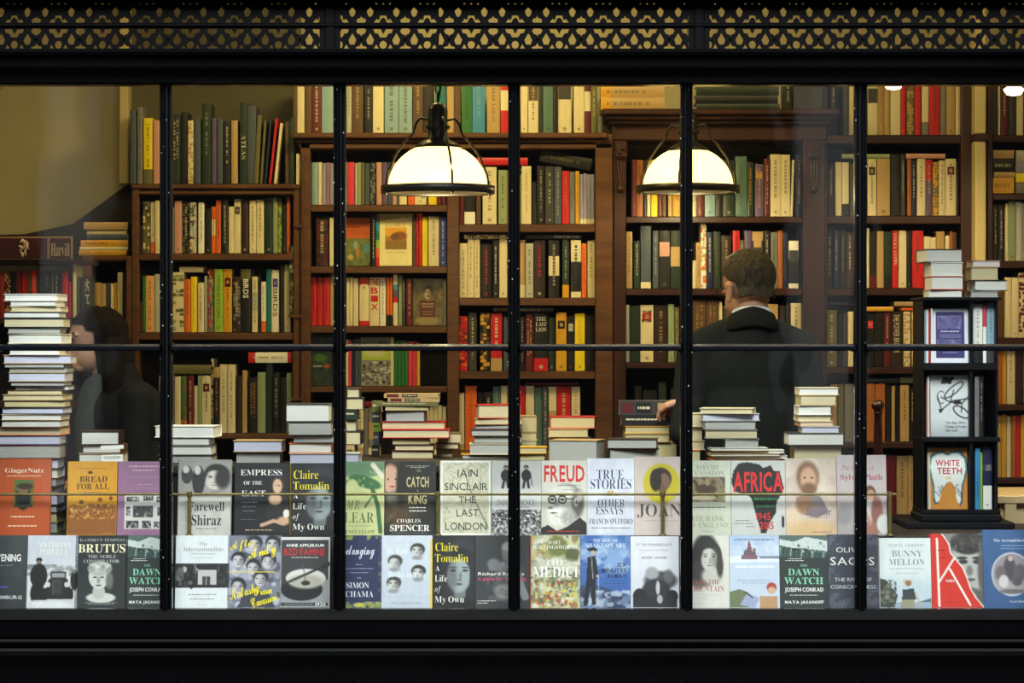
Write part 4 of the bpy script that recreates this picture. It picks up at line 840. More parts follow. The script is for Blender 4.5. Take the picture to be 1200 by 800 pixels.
row('the third shelf of the right bookcase', BY, 429.5, """968 981 363 olive e:cream+t; 982 988 366 black; 988.3 993.6 367 dkgrey; 994 1000.4 365 cream; 1001 1008 366 brown; 1008.4 1015 365 dkgreen; 1016 1025 367 black i:rose; 1025.4 1036 366 black; 1036.4 1044 366 maroon t; 1044.4 1058 365 dkbrown T:THE_POWER_BROKER/G/cream/.05/.75/.5; 1059 1067 365 cream p:tan; 1068.4 1077 365 tan p:cream;
L 969 1000.6 352.4 358.4 black t:grey; L 1015 1047 359.4 364.4 gold; L 1048 1078 353.4 358.4 tan; L 1056 1078 359.2 363.6 orange""")
row('the fourth shelf of the right bookcase', BY, 517, """966 973 452 dkgrey; 973.4 981.2 450 tan; 981.7 989 450 olive; 990 1000 450 grey e:black; 1001 1008 452 maroon; 1008.4 1013.6 450 brown; 1014.4 1025.6 449.6 rust; 1025.9 1037.5 449.6 rust; 1038.4 1044.4 451 black; 1045 1049 452 tan; 1050 1054.6 452 black; 1055 1065.4 451 tan t; 1066.6 1072.6 455 black t; 1073 1079.5 455 dkbrown p:grey; L 1014.6 1054 443.6 448.4 slate; L 1055 1078.6 442 448.6 sage""")
row('the lowest shelf of the right bookcase', BY, 602, "1010 1018 534 maroon; 1019 1027 535 tan; 1028 1037 534 brown; 1038 1050 533 maroon; 1051 1064.3 534 tan t; 1064.6 1072 534 tan t; 1072.4 1080 536 black; 983 990 535 brown; 991 1000 534 dkgrey")
EY = 1.86
row('the top of the far right bookcase', EY, 158, "1162 1169 100 dkgrey; 1170 1172.6 96 cream; 1173 1182 98 maroon t; 1183 1191 100 dkgrey; 1192 1200 96 cream; 1201 1210 98 brown")
row('the first shelf of the far right bookcase', EY, 226.6, "L 1164 1188.6 208 226.4 gold t; L 1165 1190 201.6 207.6 tan; L 1164 1189 186 201.2 black t; L 1164.5 1189 175.6 185.4 tan; L 1191 1215 214 226.4 grey; L 1190.6 1214 203 213.6 yellow; L 1191 1214 190 202.6 lilac; L 1191 1214 176 189.6 ltgrey")
row('the second shelf of the far right bookcase', EY, 305.4, "1164 1170 240 black t; 1170.3 1177 240 black t; 1178 1182 238 cream; 1182.4 1190.6 235 sage e:black; 1191 1198 236 ltgrey; 1198.4 1206 238 lilac")
row('the third shelf of the far right bookcase', EY, 395.4, "1166.5 1177 340 brown; 1177.6 1185.4 325 cream; 1185.7 1193.6 325 cream e:brown; 1194 1201 319 cream p:maroon; 1201.4 1208 322 tan")
row('the fourth shelf of the far right bookcase', EY, 473.5, "1163.5 1168 402 maroon; 1170 1175 404 rust; 1175.3 1180 404 gold; 1180.4 1190 404 cream t; 1190.4 1200 406 dkbrown; 1200.4 1208 406 tan")
row('the lowest shelf of the far right bookcase', EY, 559, "1164 1168.6 488 brown; 1169 1174 487 tan; 1174.3 1180 486 gold; 1180.4 1185.6 488 cream; 1186 1191 487 rust; 1191.3 1196.4 487 red; 1196.8 1204 486 gold")
# the black display stand
TY = .62
row('the top tier of the display stand', TY, 425, "1083.4 1085.8 363 ltblue; 1086 1088.8 362 white; 1089 1091 362 red; 1091.2 1093 361 white; 1140.6 1152 356 white t:grey+b:black; 1152.4 1156.4 357 white H:rose; 1157 1166.6 355 ltblue b:dkgrey+t:slate", d=.13)
row('the middle tier of the display stand', TY, 511.6, "1086.2 1087.6 441 pink; 1087.8 1089.4 441 white; 1142.4 1147.6 441 grey t; 1148 1153 441 black t:ltgrey", d=.13)
row('the bottom tier of the display stand', TY, 596.6, "1143 1149.2 525 sky t; 1149.5 1152.3 530 lime; 1152.8 1163 524 white m:navy+H:navy+e:slate", d=.13)
# ------------------------------------------------------------------ piles
wht = (232, 230, 222); crm = (214, 200, 160); gry = (178, 178, 172); lav = (205, 206, 226); yel = (206, 190, 140)
stack('the tall white stack at the left edge', .36, 624, [
 (4.5, 77, 344, 'white', wht), (12, 75.5, 352, 'ltgrey', wht), (11, 80, 358.5, 'cream', crm), (4, 79, 365, 'black', wht), (4, 84, 372.5, 'black', crm), (8, 79, 383.5, 'grey', gry), (10, 83, 391, 'cream', wht), (10, 78, 402.5, 'white', wht),
 (2.4, 90.6, 415.6, 'tan', lav), (4, 84, 426, 'dkgrey', gry), (9, 87, 430.6, 'grey', gry), (10, 86, 436, 'tan', lav), (12, 85, 447, 'dkgrey', gry), (15.6, 88, 452, 'slate', wht), (7, 81, 457, 'brown', crm), (4, 85, 462, 'tan', crm), (4, 85, 469, 'dkbrown', yel),
 (3, 85, 477.2, 'dkgrey', lav), (2, 82, 485, 'cream', wht), (2, 81.6, 492, 'brown', wht), (-6, 81, 500.6, 'orange', crm), (-8, 79, 510, 'navy', lav), (-10, 79, 521, 'maroon', gry), (-4, 77, 537, 'dkgrey', lav), (-3, 76, 549, 'cream', wht),
 (-5, 76, 560, 'maroon', gry), (-3, 75, 570, 'brown', gry), (-4, 76, 579, 'dkbrown', lav), (-3, 76, 592, 'navy', gry), (-4, 75, 601, 'olive', yel), (-4, 76, 612, 'sage', gry)], dep=.16)
stack('the small pile behind the mustard book', .42, 543, [(94, 146, 505, 'dkbrown', wht, 'r'), (96, 149, 521, 'brown', wht, 'r'), (92, 149, 531, 'tan', wht, 'b')], dep=.16)
stack('the pile behind the grey photo-cover book', .42, 543, [(182, 258, 499, 'white', wht, 'b', -4), (190, 252, 512.6, 'black', wht), (186, 254, 522, 'grey', wht), (188, 255, 533, 'black', gry)])
stack('the pair behind the court-portrait book', .42, 543, [(273, 335, 516, 'tan', lav), (275, 332.5, 529.5, 'black', gry)])
stack('the pile left of the second window bar', .42, 543, [(334.5, 389.6, 473, 'dkgrey', wht, 'b', 0), (337, 392, 494, 'black', gry), (343, 400, 510, 'dkgrey', gry), (337, 391, 519, 'orange', wht), (339, 424, 531, 'ltgrey', lav, 'b', 0)])
stack('the dark pile right of the second bar', .78, 539, [(405, 424, 455, 'dkgrey', crm, 'r'), (404, 428, 466, 'dkbrown', crm, 'r'), (405, 422, 480, 'dkgreen', crm, 'f'), (404, 420, 492, 'grey', crm, 'r'), (405, 426, 505, 'dkbrown', crm, 'r'), (406, 420, 521, 'tan', crm, 'f')], dep=.2)
stack('the warm-lit pile under the first lamp', .85, 537.5, [(451, 516, 461, 'tan', crm, 'F'), (454, 516, 466, 'tan', crm, 'F'), (441, 515, 471, 'olive', crm, 'f'), (450, 504, 475.6, 'brown', yel), (452, 500, 481, 'dkgrey', gry), (447, 523, 494, 'red', crm), (448, 528, 503, 'red', crm), (458, 505, 513, 'dkgrey', yel), (462, 510, 521, 'maroon', crm), (458, 509, 528, 'maroon', crm)])
stack('the narrow pile beside the red-covered one', 1.0, 535, [(436, 449, 470, 'olive', crm, 'f'), (436, 448, 483, 'dkgrey', crm, 'f'), (437, 447, 495, 'lime', crm, 'f'), (437, 446, 506, 'slate', crm, 'f'), (436, 447, 522, 'dkbrown', crm, 'f')], dep=.13)
stack('the low pile between two warm-lit ones', .98, 535.2, [(512, 541, 507, 'olive', crm), (510, 538, 519, 'brown', crm), (511, 532, 526, 'tan', crm)], dep=.13)
stack('the pile left of the third bar', .85, 537.5, [(558, 609, 474, 'red', crm, 'b', 5), (556, 612, 490, 'tan', crm), (557, 612, 497.4, 'maroon', gry), (552, 610, 503, 'dkgrey', gry), (555, 612, 511, 'dkbrown', gry), (550, 604, 519.5, 'cream', gry), (540, 603, 532.5, 'gold', gry)])
stack('the tan pile right of the third bar', .98, 535.2, [(609.5, 628, 487, 'tan', yel, 'r'), (609.5, 629, 506, 'tan', yel), (609.6, 629, 515.4, 'cream', yel)], dep=.13)
stack('the flat pair below the tan pile', .72, 539.8, [(606, 641, 523.5, 'gold', yel), (604, 640, 531.5, 'olive', yel)], dep=.11)
stack('the red-topped pile by the third bar', .86, 537.5, [(644, 698, 488, 'red', yel), (642, 690, 502, 'tan', yel), (645, 693, 512, 'dkgrey', yel)], dep=.14)
stack('the bare counter in the fourth bay', .66, 540.6, [(648, 706, 515.5, 'tan', gry, 'l', -13)], dep=.15)
stack('the dark pair left of the fourth bar', .70, 539.8, [(712, 772, 514, 'dkbrown', gry, 'l', -5), (711, 771.5, 525.5, 'dkbrown', gry, 'l', 4)], dep=.15)
stack('the pile under the man\'s left hand', .92, 536.2, [(724, 786, 469.5, 'dkgrey', yel, 'F', 0), (726, 784, 486.5, 'black', yel, 'f', 0), (730, 786, 499, 'gold', yel, 'b', 0), (730, 785, 508, 'tan', yel, 'b', 0), (733, 794, 518, 'tan', yel, 'b', 0)], dep=.15)
stack('the cream pile right of the fourth bar', .50, 542, [(797, 828, 484, 'cream', crm), (797, 824, 500, 'tan', crm), (800, 826, 516, 'cream', crm), (796, 822, 527, 'orange', crm)], dep=.11)
stack('the pale pile in front of the man', .40, 543.5, [(820, 886, 478, 'cream', crm, 'b', -9), (820, 891, 484.5, 'ltgrey', lav, 'b', 0), (821.6, 886, 493, 'grey', gry, 'b', 2), (824, 889, 503.5, 'grey', crm, 'b', -2), (846, 890, 514, 'ltgrey', gry, 'b', 0),
 (829, 900, 524.6, 'white', wht, 'b', 1), (834, 921, 527.6, 'white', wht, 'b', -3), (828, 914, 531, 'tan', wht, 'b', 2), (833, 924, 534, 'white', wht, 'b', -2), (829, 918, 537, 'orange', crm, 'b', 3), (832, 915, 540, 'white', wht, 'b', 0)], dep=.13)
stack('the tall white pile right of the man', .42, 543, [(931, 983.6, 454, 'cream', wht), (932, 980, 462.6, 'tan', crm), (930, 975, 475, 'white', wht), (930, 975, 486, 'cream', crm), (931.5, 977, 493.5, 'pink', crm), (934, 984, 499.4, 'ltgrey', lav), (917.5, 989, 507, 'dkgrey', wht, 'b', 0), (925, 987.4, 521.6, 'dkgrey', crm, 'b', 0)])
stack('the left pile atop the display stand', .60, 348.2, [(1074.7, 1126.5, 291.5, 'brown', wht, 'b', 5), (1082.6, 1128.7, 307, 'white', wht), (1082.6, 1128.7, 323.4, 'red', wht), (1081, 1129, 339.4, 'ltgrey', wht)], jit=.006)
stack('the right pile atop the display stand', .60, 348.2, [(1132, 1173.7, 304.8, 'pink', wht), (1130, 1171, 312.8, 'tan', crm), (1132.7, 1180, 328, 'dkbrown', wht), (1130, 1171, 340.6, 'ltgrey', gry)], jit=.006)

# ------------------------------------------------------------------ shelf books: the largest as single books, the smallest packed into one
N_SINGLE = 150
SHELF.sort(key=lambda t: -t[0]); chosen = [q for _, q in SHELF[:N_SINGLE]]; rest = [q for _, q in SHELF[N_SINGLE:]]
for q in chosen+rest:
    if q['ly']:
        same = [p for _, p in SHELF if p['ly'] and p['desc'] == q['desc'] and p['col'] == q['col']]
        same.sort(key=lambda p: (p['y0'])); q['where'] = ordinal(same.index(q)+1)+' down of its colour'
labels = shelf_labels(chosen)
for q in chosen: place_shelf(q)['label'] = labels[id(q)]
pk = MB()
for q in rest: place_shelf(q, pk)
o = pk.build('packed_shelf_books', ['print', 'pages'], fix=False)
tag(o, 'narrow books packed between the larger ones along the shelves of all the bookcases', 'books', kind='stuff')

# two paper slips in the small pile at the left
def slip(px0, px1, py0, py1, Y, label, n):
    m = MB(); w, h = (px1-px0)/S(Y), (py1-py0)/S(Y); m.box(-w/2, w/2, 0, .0012, 0, h, rgb('white'))
    lines_on(m, 3, .1, .2, .9, .6, 'grey', w, h, -.0004, n=n); o = m.build('paper_slip', 'print'); o.location = (X((px0+px1)/2, Y), Y, Z(py1, Y)); o.rotation_euler = (math.radians(-12), math.radians(-2), 0)
    tag(o, label, 'paper slip')
slip(119, 144, 532.5, 541.5, .385, 'printed white paper slip tucked in front of the small pile behind the mustard book', 3)
slip(118, 145, 521.6, 526, .385, 'blank white paper slip sticking out of the small pile behind the mustard book', 0)
# ------------------------------------------------------------------ the covers in the window, upper row
YU, YL = .24, .12
g1, g2 = 'upright books in the upper window row', 'upright books in the lower window row'
def up(a, b, top, art, texts, label, **k): return cover_book(a, b, top, 627, YU, art, texts, label, g1, **k)
def low(a, b, top, art, texts, label, **k): return cover_book(a, b, top, 712, YL, art, texts, label, g2, **k)
BWc = [(20, 20, 20), (70, 70, 70), (130, 130, 130), (200, 200, 200)]
W_, K_, Y_ = (238, 236, 230), (24, 22, 22), (232, 212, 40)
A = Art((176, 76, 28)); A.rect(.28, .28, .66, .64, (70, 100, 46)); A.ell(.47, .50, .15, .17, (24, 22, 20), .2); A.ell(.46, .40, .12, .06, (120, 90, 66), .3); A.ell(.50, .36, .16, .04, (52, 36, 24), .3); A.rect(.28, .6, .66, .64, (40, 60, 30))
up(-2, 57.5, 538, A, [('GingerNutz', 'S', .10, .12, .86, .20, (236, 222, 200))], 'orange-brown hardback with small green picture of a dark figure, upper row far left', edge=(150, 60, 22), marks=[(.14, .22, .82, .24, (230, 200, 170)), (.24, .75, .70, .78, (230, 210, 180)), (.18, .87, .76, .90, (230, 200, 170))])
A = Art((206, 146, 30)); A.poly([(0, .62), (.12, .58), (.3, .61), (.45, .57), (.62, .6), (.8, .57), (1, .6), (1, 1), (0, 1)], (140, 84, 30)); A.noise(.02, .58, .98, .78, [(210, 150, 60), (96, 56, 24), (170, 108, 44), (224, 178, 96)], 130, .028, .7, .6)
A.ell(.28, .55, .05, .03, (110, 70, 30)); A.ell(.66, .52, .05, .03, (120, 70, 30)); A.ell(.88, .5, .04, .03, (120, 60, 26)); A.ell(.45, .15, .05, .02, (60, 40, 20))
up(78, 136, 541, A, [('BREAD', 'SB', .24, .20, .80, .28, (62, 40, 20)), ('FOR ALL', 'SB', .18, .30, .84, .38, (62, 40, 20))], 'mustard yellow book lettered BREAD FOR ALL over a brown crowd', edge='gold', marks=[(.2, .09, .8, .115, (160, 104, 30)), (.3, .42, .72, .435, (120, 80, 30)), (.72, .97, .92, .985, (210, 150, 90))])
A = Art((150, 108, 140)); A.rect(.14, .46, .98, .92, (214, 214, 208))
for x0, y0, x1, y1 in ((.18, .48, .42, .55), (.5, .47, .7, .53), (.76, .48, .96, .56), (.30, .60, .70, .76), (.18, .61, .26, .74), (.78, .62, .96, .74), (.18, .80, .42, .90), (.48, .80, .66, .90), (.72, .82, .96, .90)):
    A.rect(x0, y0, x1, y1, (70, 70, 72)); A.noise(x0, y0, x1, y1, [(200, 200, 196), (30, 30, 32), (130, 130, 130)], 22, .02, .8)
up(137, 197, 541, A, [], 'mauve book with a white panel of small engraved pictures', edge='mauve', marks=[(.2, .06, .86, .09, (206, 180, 196)), (.28, .115, .72, .145, (206, 180, 196)), (.24, .21, .78, .22, (190, 160, 184)), (.38, .31, .68, .33, (190, 160, 184)), (.24, .36, .78, .37, (190, 160, 184))])
A = Art((190, 188, 182)); A.rect(0, 0, 1, .5, (150, 148, 144)); A.ell(.16, .2, .11, .12, (60, 60, 60)); A.ell(.14, .13, .06, .05, (200, 198, 192)); A.ell(.38, .28, .12, .2, (40, 40, 40)); A.ell(.36, .14, .06, .06, (190, 186, 180)); A.face(.70, .24, .50, .34, (196, 190, 182), (40, 38, 36)); A.ell(.84, .24, .14, .14, (46, 44, 44), .5); A.rect(0, .44, 1, .5, (120, 118, 114)); A.grad(.46, .56, (192, 190, 184)); A.a[50:] = np.array((190, 188, 182))/255.; A.noise(0, .55, 1, 1, [(180, 178, 172), (200, 198, 192)], 60, .08, .4)
up(208, 270, 539, A, [('Farewell', 'SB', .20, .56, .88, .68, (40, 40, 44)), ('Shiraz', 'SB', .26, .73, .82, .87, (40, 40, 44))], 'grey photo-cover book lettered Farewell Shiraz', edge=(150, 148, 140), marks=[(.34, .91, .74, .93, (110, 110, 110))])
A = Art((16, 17, 24)); A.ell(.80, .30, .12, .16, (50, 34, 24)); A.ell(.78, .32, .085, .105, (206, 170, 140), .3); A.poly([(.70, .42), (.92, .42), (1, .55), (1, .95), (.56, .95), (.60, .6)], (34, 30, 32)); A.ell(.74, .50, .12, .08, (206, 168, 138), .4); A.ell(.9, .8, .12, .06, (200, 160, 130), .5); A.line([(.5, .86), (.72, .80), (.9, .84)], .07, (196, 156, 128)); A.ell(.95, .7, .06, .06, (220, 214, 206))
A.ell(.75, .31, .014, .008, (40, 26, 20)); A.ell(.81, .31, .014, .008, (40, 26, 20)); A.ell(.8, .17, .07, .05, (40, 40, 60))
up(274.5, 338.5, 543, A, [('EMPRESS', 'S', .10, .09, .86, .17, W_), ('OF THE', 'S', .16, .25, .50, .30, W_), ('EAST', 'S', .12, .38, .56, .46, W_)], 'black book lettered EMPRESS OF THE EAST with a court portrait', edge='black', marks=[(.12, .54, .42, .56, (120, 120, 126)), (.14, .60, .40, .62, (120, 120, 126)), (.16, .66, .38, .68, (120, 120, 126)), (.12, .78, .42, .79, (120, 120, 126)), (.2, .92, .7, .95, (170, 150, 110))])
def tomalin():
    A = Art((26, 28, 30)); A.ell(.68, .45, .42, .46, (52, 56, 60), .5); A.face(.64, .50, .80, .62, (158, 168, 170), (34, 36, 38), 1, None, 1, True); A.ell(.94, .60, .07, .30, (40, 42, 44), .5, .8); A.ell(.7, .98, .3, .1, (22, 24, 26), .4); return A
tt = [('Claire', 'S', .06, .10, .60, .22, Y_), ('Tomalin', 'S', .05, .26, .84, .37, Y_), ('A', 'S', .06, .42, .16, .49, W_), ('Life', 'S', .05, .55, .34, .64, W_), ('of', 'I', .05, .70, .19, .80, W_), ('My Own', 'S', .05, .84, .74, .95, W_)]
up(340, 394, 543, tomalin(), tt, 'black and white portrait memoir lettered A Life of My Own, upper row', edge='yellow')
A = Art((196, 200, 140)); A.rect(0, 0, 1, .12, (110, 140, 110)); A.ell(.45, .12, .55, .10, (96, 130, 96), .3); A.ell(.58, .28, .36, .08, (60, 104, 62), .2, 1, .25); A.ell(.22, .30, .20, .06, (60, 104, 62), .3, 1, -.5); A.ell(.30, .40, .16, .16, (196, 200, 140), .2); A.line([(.7, .3), (.86, .6), (.92, .95)], .09, (58, 100, 62)); A.line([(.58, .62), (.8, .42)], .04, (70, 110, 70)); A.line([(.75, .05), (.95, .2)], .1, (220, 214, 190)); A.noise(.1, .1, 1, .5, [(150, 170, 110), (210, 210, 160)], 18, .03, .5)
up(396, 450, 541, A, [('MR', 'I', .18, .53, .46, .65, (80, 100, 56)), ('LEAR', 'S', .14, .69, .78, .83, (80, 100, 56)), ('JENNY UGLOW', 'S', .12, .93, .80, .98, (60, 70, 46))], 'yellow-green book lettered MR LEAR with a long green bird shape', edge='dkgreen', marks=[(.16, .87, .74, .885, (110, 120, 80))])
A = Art((30, 28, 27)); A.ell(.10, .20, .30, .26, (60, 40, 30)); A.ell(.10, .24, .18, .20, (206, 160, 136), .3); A.ell(.20, .24, .02, .012, (40, 26, 20)); A.ell(.06, .24, .02, .012, (40, 26, 20)); A.ell(.14, .34, .05, .014, (150, 60, 56)); A.ell(.18, .5, .16, .10, (120, 120, 126), .6); A.ell(.3, .7, .3, .22, (70, 58, 30), .9); A.noise(0, .6, .5, 1, [(104, 88, 44), (50, 42, 24), (90, 30, 28)], 40, .04, .5); A.ell(.32, .3, .1, .3, (26, 20, 18), .6)
up(451, 510.5, 541, A, [('TO', 'S', .62, .11, .70, .145, (180, 170, 120)), ('CATCH', 'B', .42, .21, .86, .35, (190, 180, 130)), ('A', 'S', .62, .385, .66, .41, (180, 170, 120)), ('KING', 'B', .46, .45, .82, .58, (190, 180, 130)), ('CHARLES', 'S', .24, .78, .70, .83, W_), ('SPENCER', 'SB', .10, .86, .88, .945, W_)], 'dark book lettered TO CATCH A KING with a pale face at its edge', edge='dkgrey', marks=[(.40, .06, .88, .075, (180, 180, 170)), (.50, .08, .80, .095, (180, 180, 170)), (.48, .62, .80, .645, W_), (.48, .665, .82, .69, W_), (.14, .965, .84, .975, (150, 150, 140))])
A = Art((206, 202, 178)); r9 = random.Random(9)
for k in range(110):
    x, y = r9.random(), r9.random(); a = r9.uniform(0, 6.3); A.line([(x, y), (x+.16*math.cos(a), y+.11*math.sin(a))], .010, (140, 138, 112), .8)
A.line([(.5, .2), (.66, .5), (.95, .9)], .022, (110, 108, 90)); A.rect(0, 0, 1, .03, (236, 234, 224)); A.rect(0, 0, .035, 1, (236, 234, 224)); A.rect(.965, 0, 1, 1, (236, 234, 224)); A.rect(0, .97, 1, 1, (236, 234, 224))
up(516, 575, 540, A, [('IAIN', 'G', .34, .12, .74, .22, (34, 36, 34)), ('SINCLAIR', 'G', .08, .30, .94, .40, (34, 36, 34)), ('THE', 'G', .36, .48, .70, .57, (34, 36, 34)), ('LAST', 'G', .32, .65, .76, .75, (34, 36, 34)), ('LONDON', 'G', .10, .83, .92, .93, (34, 36, 34))], 'pale map-patterned book lettered THE LAST LONDON', edge='cream')
A = Art((204, 204, 200)); A.rect(0, 0, 1, .42, (188, 188, 184)); A.grad(.3, .44, (214, 214, 210)); A.rect(0, .43, 1, .66, (222, 222, 218)); A.rect(0, .66, 1, 1, (110, 110, 110)); A.noise(0, .66, 1, 1, [(30, 30, 30), (190, 190, 190), (80, 80, 80), (230, 230, 230)], 420, .022, .85)
for cx in (.28, .70):
    A.ell(cx, .09, .05, .028, (26, 26, 26)); A.ell(cx, .115, .035, .03, (150, 140, 130)); A.ell(cx, .20, .10, .08, (26, 26, 28), .1); A.line([(cx-.03, .26), (cx-.06, .36)], .05, (24, 24, 26)); A.line([(cx+.03, .26), (cx+.05, .36)], .05, (24, 24, 26)); A.line([(cx+.09, .18), (cx+.12, .34)], .014, (40, 40, 40))
up(576.5, 634, 540, A, [('INDEPENDENCE', 'S', .10, .525, .88, .60, (120, 122, 120))], 'grey book with two hatted men walking above a dense crowd', edge='white', marks=[(.30, .62, .76, .64, (130, 130, 130)), (.5, .37, .7, .385, (140, 140, 140))])
A = Art((208, 204, 192)); A.ell(.56, .56, .36, .25, (120, 118, 112), .12); A.ell(.52, .55, .34, .24, (186, 183, 174), .15); A.ell(.44, .44, .28, .10, (218, 215, 206), .4); A.ell(.80, .58, .13, .17, (92, 90, 86), .6); A.ell(.84, .46, .07, .09, (176, 174, 168), .5)
A.poly([(.24, .50), (.30, .50), (.25, .62), (.15, .64), (.16, .61)], (206, 203, 194)); A.ell(.22, .635, .07, .016, (60, 58, 56), .4); A.ell(.34, .60, .05, .05, (140, 138, 132), .6)
A.ell(.38, .74, .25, .13, (224, 222, 214), .3); A.ell(.60, .76, .16, .10, (170, 168, 160), .6); A.ell(.28, .675, .15, .022, (246, 244, 238), .4); A.ell(.27, .702, .09, .009, (50, 48, 46), .3); A.noise(.2, .69, .66, .84, [(170, 168, 162), (244, 242, 236)], 40, .018, .5)
for cx_ in (.24, .46): A.line([(cx_+.085*math.cos(t), .525+.048*math.sin(t)) for t in np.linspace(0, 6.28, 14)], .026, (30, 28, 28)); A.ell(cx_, .522, .055, .018, (46, 44, 42), .4); A.ell(cx_, .462, .09, .014, (52, 50, 48), .4)
A.line([(.54, .51), (.74, .52)], .022, (30, 28, 28)); A.ell(.76, .56, .045, .06, (190, 186, 178), .25); A.ell(.77, .56, .018, .034, (80, 78, 74)); A.poly([(.0, .90), (.14, .86), (.34, .94), (.58, .88), (.84, .76), (1, .84), (1, 1), (0, 1)], (34, 32, 32))
up(634.5, 688, 540, A, [('FREUD', 'B', .06, .065, .95, .29, (200, 34, 44))], 'book with large red title over an old bearded man in profile', edge='red', marks=[(.36, .33, .86, .345, (90, 80, 76)), (.48, .39, .86, .405, (90, 80, 76)), (.12, .94, .84, .965, (180, 50, 50))])
A = Art((216, 220, 232)); A.grad(.3, 1.2, (200, 202, 214)); A.noise(0, 0, 1, 1, [(206, 206, 226), (226, 230, 240)], 30, .14, .4)
up(688.5, 743.5, 537.5, A, [('TRUE', 'S', .20, .15, .78, .27, (40, 50, 84)), ('STORIES', 'S', .07, .27, .94, .40, (40, 50, 84)), ('&', 'C', .38, .42, .66, .49, (200, 160, 60)), ('OTHER', 'S', .22, .53, .80, .63, (60, 66, 84)), ('ESSAYS', 'S', .18, .63, .76, .73, (60, 66, 84)), ('FRANCIS SPUFFORD', 'S', .04, .785, .97, .855, (50, 54, 74))], 'pale lilac-white book lettered TRUE STORIES and OTHER ESSAYS', edge='white', marks=[(.08, .90, .90, .92, (90, 92, 104))])
A = Art((202, 186, 180)); A.ell(.56, .34, .38, .255, (196, 180, 40), .06); A.ell(.55, .28, .22, .14, (48, 34, 28), .15); A.ell(.62, .32, .12, .11, (126, 96, 76), .3); A.ell(.58, .42, .08, .06, (110, 84, 66), .4); A.ell(.44, .30, .12, .14, (40, 28, 24), .2)
up(744, 800.5, 535.5, A, [('JOAN', 'S', .05, .60, .96, .78, (72, 66, 66))], 'pale pink book lettered JOAN with a dark head in a yellow disc', edge=(226, 216, 206), marks=[(.2, .81, .9, .825, (160, 146, 140))])
A = Art((196, 200, 182)); A.rect(.06, .22, .88, .56, (128, 116, 88)); A.noise(.06, .22, .88, .56, [(90, 78, 56), (160, 148, 116), (60, 50, 38)], 60, .04, .5); A.ell(.45, .38, .22, .06, (70, 54, 38), .2); A.line([(.3, .4), (.22, .52)], .04, (70, 54, 38)); A.line([(.58, .4), (.7, .5)], .04, (70, 54, 38)); A.line([(.28, .36), (.20, .28)], .07, (70, 54, 38)); A.ell(.48, .29, .05, .05, (150, 130, 100)); A.ell(.36, .5, .3, .03, (180, 168, 136), .5)
up(804, 857, 540, A, [('DAVID', 'S', .24, .06, .72, .12, (150, 150, 122)), ('KYNASTON', 'S', .08, .14, .86, .20, (150, 150, 122)), ('THE BANK', 'S', .12, .74, .84, .81, (150, 152, 120)), ('OF ENGLAND', 'S', .06, .83, .92, .90, (150, 152, 120))], 'pale sage book with a brown engraving of a horseman', edge='sage', marks=[(.1, .62, .88, .645, (70, 66, 56)), (.34, .945, .62, .96, (160, 160, 140))])
A = Art((196, 196, 192)); A.poly([(.14, .04), (.30, .02), (.52, .05), (.60, .10), (.74, .06), (.82, .18), (.86, .28), (.98, .36), (.94, .44), (.84, .55), (.82, .70), (.70, .84), (.64, .97), (.54, .97), (.50, .84), (.44, .70), (.38, .52), (.30, .46), (.08, .42), (.00, .30), (.04, .14)], (26, 26, 26)); A.ell(.95, .82, .03, .08, (30, 30, 30), .2); A.poly([(.04, .14), (.9, .14), (.98, .38), (.9, .42), (.04, .42)], (26, 26, 26)); A.rect(.46, .50, .84, .72, (24, 66, 38), .0)
up(857.5, 921, 540, A, [('AFRICA', 'B', .04, .15, .96, .42, (206, 34, 36)), ('1945', 'B', .46, .70, .72, .80, (200, 34, 36)), ('2015', 'B', .52, .82, .78, .92, (200, 34, 36))], 'grey book with black continent shape lettered AFRICA in red', edge='black', marks=[(.42, .50, .84, .56, (44, 112, 62)), (.46, .60, .80, .66, (44, 112, 62)), (.08, .80, .36, .815, K_), (.04, .84, .40, .855, K_), (.26, .88, .44, .895, K_)])
A = Art((198, 180, 164)); A.noise(0, 0, 1, 1, [(214, 196, 176), (186, 168, 156), (206, 186, 180), (220, 206, 192)], 60, .12, .5); A.ell(.44, .24, .22, .20, (120, 84, 56), .35); A.ell(.45, .27, .16, .16, (196, 154, 126), .4); A.ell(.46, .40, .15, .08, (120, 82, 56), .5); A.ell(.38, .25, .03, .012, (70, 46, 34)); A.ell(.52, .25, .03, .012, (70, 46, 34)); A.poly([(.2, .52), (.42, .46), (.7, .5), (.84, .7), (.6, .78), (.3, .72)], (112, 100, 110), .8); A.ell(.14, .78, .22, .14, (220, 196, 170), .6); A.ell(.5, .93, .5, .12, (210, 176, 130), .8); A.ell(.36, .6, .16, .12, (150, 110, 80), .6)
up(921.5, 981, 537.5, A, [('Renoir', 'S', .40, .64, .90, .745, (108, 96, 110))], 'soft painted portrait cover of a bearded man, pale pink and tan', edge=(206, 190, 176), marks=[(.42, .765, .84, .78, (130, 116, 120)), (.5, .95, .9, .975, (150, 130, 120))])
A = Art((196, 184, 184)); A.grad(.4, 1, (176, 168, 168)); A.ell(.66, .50, .13, .12, (110, 72, 56), .2); A.ell(.68, .52, .08, .09, (190, 150, 134), .3); A.ell(.68, .74, .22, .18, (214, 206, 204), .3); A.ell(.80, .72, .12, .20, (150, 100, 88), .35); A.ell(.62, .92, .26, .09, (166, 116, 100), .35); A.ell(.14, .74, .16, .12, (150, 148, 148), .6); A.ell(.93, .86, .14, .12, (220, 218, 216), .3); A.line([(.55, .68), (.66, .86)], .06, (190, 150, 134))
up(982, 1040, 533.5, A, [('The Letters of', 'I', .10, .13, .76, .21, (170, 110, 120)), ('Sylvia Plath', 'SB', .07, .24, .92, .33, (176, 84, 100))], 'pale pink book of letters with a seated woman in white, end of upper row', edge=(214, 186, 184))

